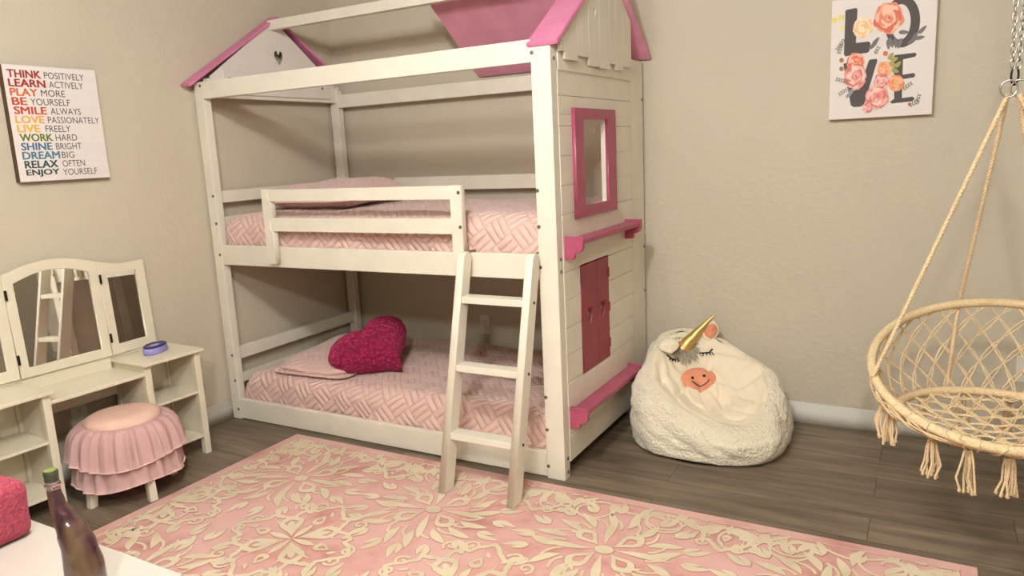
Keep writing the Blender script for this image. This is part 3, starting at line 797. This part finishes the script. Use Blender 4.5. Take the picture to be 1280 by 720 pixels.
def face_patch(outline, off, rings=7, dome=.01):
    bm = bmesh.new(); n = len(outline); cx = sum(p[0] for p in outline)/n; cy = sum(p[1] for p in outline)/n; prev = None
    c = bm.verts.new(snap(FO+FX*cx+FY*cy, off+dome))
    for i in range(rings, 0, -1):
        s_ = i/rings
        row = [bm.verts.new(snap(FO+FX*(cx+(x-cx)*s_)+FY*(cy+(y-cy)*s_), off+dome*(1-s_**3)-(.006 if i == rings else 0))) for x, y in outline]
        if prev:
            for j in range(n): bm.faces.new((prev[j], prev[(j+1) % n], row[(j+1) % n], row[j]))
        prev = row
    for j in range(n): bm.faces.new((prev[j], prev[(j+1) % n], c))
    return bm
def stroke(pts, r, off):
    P = []
    for (a, b_) in zip(pts, pts[1:]):
        for i in range(4): P.append(snap(FO+FX*(a[0]+(b_[0]-a[0])*i/4)+FY*(a[1]+(b_[1]-a[1])*i/4), off))
    P.append(snap(FO+FX*pts[-1][0]+FY*pts[-1][1], off))
    return tube(P, r, 6)
SX, SY = .035, -.085
sn = [(SX+.082*math.cos(a)*(1+.06*math.cos(2*a)), SY+.060*math.sin(a)*(1 if math.sin(a) < 0 else 1.15)) for a in [2*PI*i/36 for i in range(36)]]
sno = obj('snout', face_patch(sn, .004), M['snout'], bag, smooth=True, label='peach snout patch')
for ex in (-.026, .026):
    e = face_patch([(SX+ex+.0085*math.cos(a), SY+.010+.0098*math.sin(a)) for a in [2*PI*i/12 for i in range(12)]], .016, 2, .003); obj('nostril', e, M['black'], sno)
obj('smile', stroke([(SX+.042*math.sin(a), SY-.008-.028*math.cos(a)) for a in [-1.3+2.6*i/8 for i in range(9)]], .0023, .016), M['black'], sno)
def lashes(x, y, s_):
    b = stroke([(x-.034, y+.004*s_+.006), (x-.015, y-.006), (x+.006, y-.008), (x+.026, y+.006-.004*s_)], .0034, .007)
    for lx, dx in ((-.020, -.006), (-.006, -.002), (.008, .003), (.020, .008)): merge(b, stroke([(x+lx, y-.005), (x+lx+dx, y-.020)], .0026, .008))
    return b
obj('eyelashes', lashes(-.068, .030, 1), M['black'], bag); obj('eyelashes', lashes(.105, .050, -1), M['black'], bag)
# mane tuft and horn
HB = snap(FO+FX*(-.005)+FY*.085, -.01)
HD = V((.55, .30, .76)).normalized()
mb = bmesh.new(); rm = random.Random(5)
for i in range(230):
    a = rm.uniform(0, 2*PI); q = rm.uniform(.012, .062); o_ = FX*math.cos(a)*q+FY*math.sin(a)*q*.8
    base = HB+o_+FN*.004; out = (o_.normalized()*.8+FN*.8+V((rm.uniform(-.4, .4), rm.uniform(-.4, .4), rm.uniform(-.7, .1)))).normalized()
    L_ = rm.uniform(.03, .06)
    tube([base, base+out*L_*.5, base+out*L_*.85+V((0, 0, -L_*.35))], [.0035, .003, .001], 5, bm=mb)
obj('mane', mb, M['mane'], bag, smooth=True, label='ash coloured fur tuft')
hb = bmesh.new(); n1, n2 = _ax = frame_axes(HD); rings = []
for i in range(49):
    t = i/48; r = .033*(1-t)**.9+.0015; row = []
    for j in range(24):
        a = 2*PI*j/24; rr = r*(1+.10*abs(math.sin((a+t*22)/2*1.0))); row.append(hb.verts.new(HB+HD*(.225*t)+V((.02, 0, .0))*t*t+(n1*math.cos(a)+n2*math.sin(a))*rr))
    rings.append(row)
for A, B in zip(rings, rings[1:]):
    for j in range(24): hb.faces.new((A[j], A[(j+1) % 24], B[(j+1) % 24], B[j]))
hb.faces.new(rings[-1]); bmesh.ops.recalc_face_normals(hb, faces=hb.faces[:])
obj('horn', hb, M['gold'], bag, smooth=True, label='gold spiral horn')
def ear(c, ax, up, nrm, wd, ht, name, inner):
    bm = bmesh.new(); n = 16; P = []
    prof = [(wd*math.sin(PI*t)**.75*(1 if k_ == 0 else -1)*.5*(1-.25*t), ht*t) for k_, seq in ((0, [i/10 for i in range(11)]), (1, [i/10 for i in range(9, 0, -1)])) for t in seq]
    def lay(off, s_): return [bm.verts.new(c+ax*x*s_+up*(y*s_+ht*.5*(1-s_))+nrm*(off-.6*x*x/wd)) for x, y in prof]
    rows = [lay(.008, .05), lay(.010, .6), lay(.006, .92), lay(0, 1.0), lay(-.006, .92), lay(-.008, .6), lay(-.008, .05)]
    m_ = len(prof)
    for A, B in zip(rows, rows[1:]):
        for j in range(m_): bm.faces.new((A[j], A[(j+1) % m_], B[(j+1) % m_], B[j]))
    bm.faces.new(rows[0]); bm.faces.new(rows[-1][::-1]); bmesh.ops.recalc_face_normals(bm, faces=bm.faces[:])
    e = obj(name, bm, M['velour'], bag, smooth=True)
    if inner:
        bm = bmesh.new()
        def lay2(off, s_): return [bm.verts.new(c+ax*x*s_+up*(y*s_+ht*.5*(1-s_))+nrm*(off-.6*x*x/wd)) for x, y in prof]
        rows = [lay2(.014, .05), lay2(.0145, .5), lay2(.011, .72), lay2(.006, .76)]
        for A, B in zip(rows, rows[1:]):
            for j in range(m_): bm.faces.new((A[j], A[(j+1) % m_], B[(j+1) % m_], B[j]))
        bm.faces.new(rows[0]); bmesh.ops.recalc_face_normals(bm, faces=bm.faces[:])
        obj('inner_ear', bm, M['snout'], e, smooth=True, label='peach ear lining')
e1_ = snap(FO+FX*.125+FY*.10, -.005)
ear(e1_, V((.87, .49, 0)), V((.10, .12, 1)).normalized(), V((.40, -.82, .2)).normalized(), .10, .105, 'ear', True)
e2_ = snap(FO+FX*(-.085)+FY*.125, .035)
ear(e2_, V((.87, .45, .1)).normalized(), (-FY*.9+FN*.25+V((-.1, 0, 0))).normalized(), (FN+V((0, -.2, .2))).normalized(), .115, .105, 'ear', False)

# ---------------------------------------------------------------- hanging chair
hc = thing('hanging_chair', 'round cream macrame hanging chair on ropes and chains at the right', 'hanging chair', (3.50, -1.10, .37))
SCN = V((3.485, -1.125, .508)); SR = .255
BCN = V((3.515, -1.075, .652)); BR = .366; TL = math.radians(21)
def Spt(a): return SCN+V((SR*math.sin(a), -SR*math.cos(a), 0))
def Bpt(a): return BCN+V((BR*math.sin(a), -BR*math.cos(a)*math.cos(TL), -BR*math.cos(a)*math.sin(TL)))
def wrapped(fn, R):
    """ring wound with cord: fine ridges around the tube"""
    n = 360; P = [fn(2*PI*i/n) for i in range(n)]
    return tube(P, [.0135+.0012*(i % 2) for i in range(n)], 10, closed=True)
obj('seat_ring', wrapped(Spt, SR), M['rope'], hc, smooth=True); obj('back_ring', wrapped(Bpt, BR), M['rope'], hc, smooth=True)
def cord(pts, r=.0033, bm=None, n=6): return tube(pts, r, n, bm=bm)
nb = bmesh.new(); NS = 22; DL = 2*PI/NS*2.2
for i in range(NS):
    a0 = .75+(2*PI-1.5)*(i+.5)/NS
    for sg in (1, -1):
        for off in (-.006, .006):
            pts = []
            for k_ in range(15):
                t = k_/14; a = a0+sg*DL*t
                wob = off*(1+.0*t)*abs(math.cos(PI*t*3.5))
                p = Bpt(a).lerp(Spt(a), t); p += V((math.sin(a), -math.cos(a), 0))*(.035*math.sin(PI*t))
                p += V((math.cos(a), math.sin(a), .5))*wob; pts.append(p)
            cord(pts, .0026, nb, 5)
    # knots where cords cross
obj('back_net', nb, M['rope'], hc, smooth=True)
sn_ = bmesh.new()
def chord(ang, d, off):
    h = math.sqrt(max(0, SR*SR-d*d))*.985; c, s_ = math.cos(ang), math.sin(ang); pts = []
    for k_ in range(19):
        t = -1+2*k_/18; x = -s_*d+c*h*t; y = c*d+s_*h*t; x += -s_*off*abs(math.cos(t*9)); y += c*off*abs(math.cos(t*9))
        rr = (x*x+y*y)/SR/SR; pts.append(SCN+V((x, y, -.045*(1-rr)+.003*math.sin(t*20+d*50))))
    cord(pts, .0027, sn_, 5)
for ang, cnt in ((.15, 9), (PI/3+.2, 8), (2*PI/3+.1, 8)):
    for i in range(cnt):
        d = SR*.92*(-1+2*(i+.5)/cnt)
        for off in (-.005, .006): chord(ang, d, off)
obj('seat_net', sn_, M['rope'], hc, smooth=True)
lb = bmesh.new()   # lashing that ties the two rings at the front
for i in range(16):
    a = -.95+1.9*i/15+.03*math.sin(i*5); p, q = Spt(a), Bpt(a); mid = (p+q)/2; d = (q-p); Lh = max(d.length/2, .001); d = d.normalized() if d.length > 1e-4 else V((0, 0, 1))
    tn = V((math.cos(a), math.sin(a), 0)); n_ = d.cross(tn).normalized()
    tube([mid+d*(Lh+.0175)*math.cos(b_)+n_*.0175*math.sin(b_)+tn*.006*math.sin(b_*.5+i) for b_ in [2*PI*j/14 for j in range(14)]], .0028, 5, bm=lb, closed=True)
obj('lashing', lb, M['rope'], hc, smooth=True)
def twisted(p0, p1, r=.0068, pitch=.036, strands=3):
    b = bmesh.new(); p0, p1 = V(p0), V(p1); L_ = (p1-p0).length; n1, n2 = frame_axes(p1-p0); m_ = int(L_/.006)
    for s_ in range(strands):
        tube([p0.lerp(p1, i/m_)+(n1*math.cos(2*PI*(i/m_*L_/pitch+s_/strands))+n2*math.sin(2*PI*(i/m_*L_/pitch+s_/strands)))*r*.52 for i in range(m_+1)], r*.56, 6, bm=b)
    return b
J = V((3.485, -1.02, 1.485))
for sg in (-1, 1):
    top = J+V((sg*.014, 0, -.03))
    obj('hanging_rope', twisted(top, Bpt(sg*1.22)+V((sg*.012, 0, .012))), M['rope'], hc, smooth=True)
    bt = Bpt(sg*2.80)+V((0, .016, .0)); obj('hanging_rope', twisted(top, bt), M['rope'], hc, smooth=True)
    lo = Spt(sg*2.66)+V((0, .016, .0)); obj('hanging_rope', twisted(bt, lo, .006), M['rope'], hc, smooth=True)
    tn = [Bpt(sg*1.22)+V((0, 0, 0))+V((.019*math.cos(a), .006*math.sin(a*2), .019*math.sin(a))) for a in [2*PI*i/16 for i in range(16)]]
    obj('metal_ring', tube([J+V((sg*.013+.021*math.cos(a), sg*.004, -.012+.024*math.sin(a))) for a in [2*PI*i/28 for i in range(28)]], .0026, 8, closed=True), M['steel'], hc, smooth=True)
obj('carabiner', tube([J+V((.009*math.cos(a), .006+.003*math.cos(a), .024+.026*math.sin(a))) for a in [2*PI*i/24 for i in range(24)]], .003, 8, closed=True), M['dark'], hc, smooth=True)
for sg in (-1, 1):
    cb = bmesh.new(); a_, b_ = J+V((sg*.007, 0, .045)), V((3.485+sg*.028, -1.02, RZ-.03)); n = int((b_-a_).length/.021)
    ax = (b_-a_).normalized(); n1, n2 = frame_axes(ax)
    for i in range(n):
        c = a_.lerp(b_, (i+.5)/n); w_ = n1 if i % 2 else n2
        tube([c+ax*(.0145*math.cos(t))+w_*(.0065*math.sin(t)) for t in [2*PI*j/14 for j in range(14)]], .0021, 6, bm=cb, closed=True)
    obj('chain', cb, M['steel'], hc, smooth=True)
obj('ceiling_hook', lathe([(0, RZ-.05), (.02, RZ-.045), (.035, RZ-.02), (.045, RZ-.002), (0, RZ-.002)], 20, (3.485, -1.02, 0)), M['steel'], hc, smooth=True)
rt = random.Random(11)
TA = [-1.62, -1.38, -1.18, -.66, -.28, .10, .5, .9, 1.3, 1.7, 2.3, 2.9, -2.9, -2.3]
for a in TA:
    tb = bmesh.new(); top = Spt(a)+V((0, 0, -.012)); L_ = rt.uniform(.115, .13) if abs(a) < 2 else rt.uniform(.10, .12)
    if abs(a+1.5) < .4: top = Spt(a).lerp(Bpt(a), .45)+V((0, 0, -.012)); 
    for i in range(9):
        dx, dy = rt.uniform(-.022, .022), rt.uniform(-.018, .018); tw = rt.uniform(-.006, .006); end = top+V((dx+tw, dy, -L_+rt.uniform(-.008, .008)))
        tube([top+V((dx*.35, dy*.35, 0)), top+V((dx*.7, dy*.7, -L_*.3)), top+V((dx-tw, dy, -L_*.65)), end+V((0, 0, .012)), end+V((0, 0, .004)), end], [.0032, .0032, .0032, .0034, .0055, .003], 6, bm=tb)
    tube([top+V((.006*math.cos(q), .006*math.sin(q), -.012)) for q in [2*PI*j/10 for j in range(10)]], .0035, 6, bm=tb, closed=True)
    obj('tassel', tb, M['rope'], hc, smooth=True)

# ---------------------------------------------------------------- sign on the left wall
sg_ = thing('wall_sign', 'white motto sign with rainbow coloured words on the left wall', 'sign', (0.002, -1.768, 1.33))
SY0, SY1, SZ0, SZ1 = -1.963, -1.578, 1.331, 1.799
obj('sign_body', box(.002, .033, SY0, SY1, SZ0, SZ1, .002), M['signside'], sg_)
obj('sign_face', box(.0332, .0365, SY0, SY1, SZ0, SZ1, .001), M['signface'], sg_)
rows = [('THINK', 'POSITIVELY', (150, 38, 30)), ('LEARN', 'ACTIVELY', (158, 36, 30)), ('PLAY', 'MORE', (205, 100, 60)), ('BE', 'YOURSELF', (188, 78, 46)),
        ('SMILE', 'ALWAYS', (190, 72, 40)), ('LOVE', 'PASSIONATELY', (226, 168, 70)), ('LIVE', 'FREELY', (228, 176, 62)), ('WORK', 'HARD', (96, 116, 30)),
        ('SHINE', 'BRIGHT', (66, 108, 136)), ('DREAM', 'BIG', (70, 120, 142)), ('RELAX', 'OFTEN', (28, 74, 72)), ('ENJOY', 'YOURSELF', (26, 60, 54))]
EXT = [(42, 198, 213, 412), (48, 220, 236, 407), (55, 182, 198, 315), (63, 133, 148, 340), (72, 225, 243, 395), (78, 213, 230, 492), (86, 193, 218, 342), (97, 253, 267, 375),
       (103, 250, 268, 398), (108, 288, 297, 360), (118, 278, 300, 415), (126, 286, 303, 480)]
def word(s, y0, y1, z0, z1, col, bold, name='lettering'):
    b = text(s, 0 if bold > 0 else bold)
    if bold > 0:
        src = b.copy()
        for kk, (dx, dy) in enumerate(((bold, 0), (-bold, 0), (0, bold*.6), (0, -bold*.6), (bold, bold*.5), (-bold, -bold*.5), (bold, -bold*.5), (-bold, bold*.5))):
            c = src.copy(); bmesh.ops.translate(c, verts=c.verts[:], vec=(dx, dy, .00003*(kk+1))); merge(b, c)
        src.free()
    xs = [v.co.x for v in b.verts]; ys = [v.co.y for v in b.verts]; a0, a1, b0, b1 = min(xs), max(xs), min(ys), max(ys)
    for v in b.verts: v.co = V((.0369+v.co.z, y0+(v.co.x-a0)/(a1-a0)*(y1-y0), z0+(v.co.y-b0)/(b1-b0)*(z1-z0)))
    bmesh.ops.recalc_face_normals(b, faces=b.faces[:])
    obj(name, b, paint(col), sg_)
for i, ((w1, w2, col), e) in enumerate(zip(rows, EXT)):
    t = i/11; zc = SZ1-.034-.4005*t
    lx = 20+(100-20)*((118+507*t-80)/588); rx = 475+(548-475)*((118+507*t-110)/530)
    f = lambda x: SY0+(x-lx)/(rx-lx)*(SY1-SY0)
    word(w1, f(e[0]), f(e[1]), zc-.0155, zc+.0155, col, .03); word(w2, f(e[2]), f(e[3]), zc-.0145, zc+.0125, (62, 54, 52), 0)

# ---------------------------------------------------------------- LOVE canvas on the back wall
CX0, CX1, CZ0, CZ1 = 2.879, 3.277, 1.430, 1.932
cv = thing('canvas_print', 'canvas print reading LOVE in dark letters among peach flowers on the back wall', 'picture', ((CX0+CX1)/2, -.002, CZ0))
obj('canvas', box(CX0, CX1, -.036, -.002, CZ0, CZ1, .002), M['canvasside'], cv)
obj('canvas_face', box(CX0+.001, CX1-.001, -.0368, -.0362, CZ0+.001, CZ1-.001, 0), M['canvas'], cv)
# picture coordinates: px of the close-up (90..680 wide, 0..665 tall) -> canvas
def cq(x, y):
    t = y/650; l_, r_ = 92-17*t, 682-28*t
    return (CX0+(x-l_)/(r_-l_)*(CX1-CX0), CZ1-.004-(y/ (668-28*(x-l_)/(r_-l_)))*(CZ1-CZ0-.004))
_lay = [0]
def flat(pts, col, name='painted_flower', bm=None, y=None):
    _lay[0] += 1; yy = y if y is not None else -.0371-_lay[0]*.000006
    b = bm or bmesh.new(); vs = [b.verts.new((p[0], yy, p[1])) for p in pts]
    f = b.faces.new(vs); f.normal_update()
    if f.normal.y > 0: f.normal_flip()
    return b
GREY = (84, 76, 74)
def letter(loop, name='letter'):
    b = plate([[cq(*p) for p in l_] for l_ in loop], .0006, (1, 0, 0), (0, 0, 1), (0, -.0370, 0)); obj(name, b, paint(GREY, .7), cv)
letter([[(170, 60), (178, 54), (232, 50), (240, 58), (232, 240), (305, 238), (316, 248), (308, 292), (298, 298), (172, 310), (163, 300)]])
oc = lambda cx, cy, rx, ry: [(cx+rx*math.cos(2*PI*i/40), cy+ry*math.sin(2*PI*i/40)) for i in range(40)]
letter([oc(490, 150, 97, 134), oc(482, 150, 54, 92)[::-1]])
letter([[(448, 326), (455, 321), (562, 316), (571, 325), (562, 337), (497, 347), (495, 428), (556, 421), (565, 432), (558, 444), (494, 452), (493, 552), (552, 545), (562, 556), (552, 570), (435, 580), (428, 570), (450, 555)]])
def peony(cx, cy, R, cols, n=26, seed=0, sq=1.0):
    r_ = random.Random(seed); 
    groups = {}
    L_ = []
    for k_ in range(6):
        m_ = [11, 10, 9, 8, 6, 4][k_]; rad = R*[.66, .53, .41, .29, .17, .05][k_]; pr = R*[.27, .25, .22, .19, .15, .10][k_]
        for i in range(m_):
            a = 2*PI*(i+.5*(k_ % 2))/m_+r_.uniform(-.2, .2); L_.append((rad, a, pr*r_.uniform(.85, 1.15), cols[(r_.randrange(3)+k_) % len(cols)]))
    for rad, a, pr, col in L_:
        x, y = cx+rad*math.cos(a), cy+rad*math.sin(a)*sq; pts = []
        for j in range(14):
            b_ = 2*PI*j/14; ru = 1+.12*math.sin(3*b_+a*5)+r_.uniform(-.05, .05)
            pts.append(cq(x+pr*ru*(math.cos(b_)*math.cos(a)*.8-math.sin(b_)*math.sin(a)*1.1), y+sq*pr*ru*(math.cos(b_)*math.sin(a)*.8+math.sin(b_)*math.cos(a)*1.1)))
        groups.setdefault(col, bmesh.new()); flat(pts, col, bm=groups[col])
    first = None
    for col, b in groups.items():
        o = obj('painted_flower' if first is None else 'petal_tint', b, paint(col, .7), first or cv); first = first or o
def sprig(pts, col, w=26, ht=9):
    b = bmesh.new()
    for (x, y, a) in pts:
        c, s_ = math.cos(a), math.sin(a); P = []
        for j in range(10):
            t = 2*PI*j/10; px_, py_ = w*math.cos(t)*.5, ht*math.sin(t)*.5*(1-.3*math.cos(t)); P.append(cq(x+c*px_-s_*py_, y+s_*px_+c*py_))
        flat(P, col, bm=b)
    obj('painted_leaves', b, paint(col, .7), cv)
sprig([(600, 200, -.7), (585, 240, -.1), (560, 232, -1.0), (500, 205, .1), (430, 255, 1.2), (455, 258, 1.5), (478, 262, 1.9), (345, 240, -.8), (330, 262, -.6), (415, 262, 1.5), (545, 255, -.5)], (118, 114, 112), 58, 22)
sprig([(205, 512, -.9), (215, 500, -.6), (195, 525, -.7)], (150, 148, 150), 50, 20)
PEA = [(230, 140, 112), (238, 172, 146), (218, 112, 90), (244, 196, 172)]
PNK = [(230, 152, 142), (238, 182, 170), (214, 120, 114), (244, 206, 194)]
YEL = [(244, 214, 172), (240, 190, 140), (248, 226, 196)]
peony(105, 105, 20, [(236, 216, 140), (226, 200, 110)], seed=8); peony(145, 95, 22, [(238, 220, 150), (228, 204, 118)], seed=9); peony(150, 150, 16, [(238, 220, 150)], seed=10)
peony(270, 160, 66, YEL, seed=1); peony(415, 125, 96, PEA, seed=2)
peony(232, 345, 60, PEA, seed=3); peony(230, 425, 76, PNK, seed=4, sq=1.1); letter([[(160, 350), (215, 340), (262, 470), (305, 345), (312, 337), (350, 334), (355, 345), (282, 580), (262, 594), (222, 596), (205, 585)]])
peony(396, 392, 50, [(240, 172, 128), (232, 150, 104), (246, 196, 160)], seed=5)
peony(460, 470, 52, [(238, 160, 110), (228, 136, 92), (244, 184, 140)], seed=6); peony(380, 460, 52, PNK, seed=12); peony(354, 545, 78, PNK, seed=7, sq=.95); peony(300, 600, 34, PNK, seed=13)
peony(400, 310, 16, [(206, 96, 72), (220, 130, 96)], seed=14); peony(150, 330, 15, [(150, 110, 66), (190, 130, 80)], seed=15); peony(150, 378, 15, [(150, 110, 66), (196, 128, 84)], seed=16); peony(535, 585, 10, [(200, 80, 74)], seed=17)
sprig([(450, 345, -.4), (440, 370, .5), (470, 372, -.7), (430, 325, -.9), (455, 405, .4)], (168, 160, 90), 44, 24)
sp = []
for (x0, y0, a, n) in ((160, 220, 2.2, 5), (150, 245, 1.9, 4), (180, 450, 3.4, 5), (190, 490, 2.6, 5), (505, 500, -.6, 4), (540, 590, -.5, 4), (570, 580, -1.2, 4), (495, 10, -2.6, 4), (500, 8, -.2, 3), (345, 300, -1.1, 3)):
    for k_ in range(n):
        x, y = x0+math.cos(a)*k_*15, y0+math.sin(a)*k_*15
        sp += [(x-6*math.sin(a), y+6*math.cos(a), a+.7), (x+6*math.sin(a), y-6*math.cos(a), a-.7)]
sprig(sp, (134, 128, 112), 15, 6)

# ---------------------------------------------------------------- outlets
def outlet(label, loc, rz):
    t = thing('wall_outlet', label, 'outlet', loc, rz)
    obj('cover_plate', box(-.035, .035, -.006, -.0005, -.057, .057, .002), M['plastic'], t, local=True)
    for z in (-.02, .02):
        s_ = obj('socket', box(-.016, .016, -.008, -.006, z-.0135, z+.0135, .003), M['plastic'], t, local=True)
        b = bmesh.new(); box(-.008, -.006, -.0085, -.0078, z-.002, z+.006, 0, bm=b); box(.005, .007, -.0085, -.0078, z-.002, z+.005, 0, bm=b); box(-.002, .002, -.0085, -.0078, z-.009, z-.005, 0, bm=b)
        obj('slots', b, M['slot'], s_, local=True)
outlet('wall outlet behind the lower bunk, seen between the ladder rails', (1.015, 0, .355), 0)
outlet('wall outlet on the left wall beneath the vanity desk', (0, -1.862, .335), PI/2)
outlet('wall outlet on the back wall behind the hanging chair net', (3.675, 0, .358), 0)

# ---------------------------------------------------------------- foreground table, cushion, bottle
TZ = .55
tb_ = thing('side_table', 'glossy white table corner in the lower left foreground', 'table', (1.40, -3.03, .0125))
obj('table_top', box(.85, 1.998, -3.27, -2.802, TZ-.03, TZ, .004), M['tablewhite'], tb_)
for x in (.89, 1.958):
    for y in (-3.23, -2.842): obj('leg', box(x-.025, x+.025, y-.025, y+.025, .0125, TZ-.03, .003), M['tablewhite'], tb_)
fc_ = box(1.165, 1.538, -3.203, -2.836, TZ+.001, TZ+.138, .034, seg=6)
bmesh.ops.subdivide_edges(fc_, edges=[e for e in fc_.edges if e.calc_length() > .05], cuts=14, use_grid_fill=True)
for v in fc_.verts:
    c_ = V((1.3515, -3.0195, TZ+.069)); d = v.co-c_
    v.co.z += .012*(1-min(1, abs(d.x)/.19)**2)*(1-min(1, abs(d.y)/.19)**2)*(1 if d.z > .04 else 0)
    v.co += d.normalized()*noise.noise(v.co*14)*.005
    v.co.z = max(v.co.z, TZ+.001)
cu_ = thing('plush_cushion', 'fluffy pink box cushion on the white table beside the bottle', 'cushion', (1.3515, -3.0195, TZ))
obj('cushion_body', fc_, M['fur'], cu_, smooth=True)
bt = thing('drink_bottle', 'curved clear bottle of plum coloured drink with a green cap', 'bottle', (1.888, -2.932, TZ))
BB = V((1.888, -2.932, TZ)); SV = V((-.87, -.49, 0)).normalized()
def bot(z0, z1, shrink, n=46):
    path, rad = [], []
    key = [(0, .031, 0), (.012, .0355, 0), (.056, .0355, 0), (.10, .0315, .003), (.132, .0275, .011), (.165, .0200, .023), (.195, .0142, .0315), (.22, .0122, .034), (.235, .0118, .0345), (.27, .0118, .0345)]
    for i in range(n+1):
        z = z0+(z1-z0)*i/n
        for a, b_ in zip(key, key[1:]):
            if z <= b_[0]+1e-9: break
        t = (z-a[0])/(b_[0]-a[0]); t = t*t*(3-2*t) if a[0] > .02 else t
        path.append(BB+SV*(a[2]+(b_[2]-a[2])*t)+V((0, 0, z))); rad.append(a[1]+(b_[1]-a[1])*t-shrink)
    return tube(path, rad, 28)
obj('bottle_glass', bot(.0005, .242, 0), M['clear'], bt, smooth=True)
obj('drink', bot(.003, .221, .0018), M['drink'], bt, smooth=True, label='plum coloured drink')
NC = BB+SV*.0345
cap = obj('cap', lathe([(0, .240), (.0124, .240), (.0124, .249), (.0130, .250), (.0130, .2595), (.0120, .261), (0, .261)], 28, tuple(NC)), M['capring'], bt, smooth=.6)
obj('cap_top', lathe([(.0, .2612), (.0116, .2612), (.0118, .2620), (.0106, .2626), (0, .2626)], 28, tuple(NC)), M['capgreen'], cap, smooth=.6, label='green cap disc')
obj('neck_ring', lathe([(.0118, .231), (.0144, .232), (.0144, .235), (.0118, .236)], 28, tuple(NC)), M['clear'], bt, smooth=.6)
for o in bpy.data.objects:
    if o.name.startswith('tmp'): bpy.data.objects.remove(o)
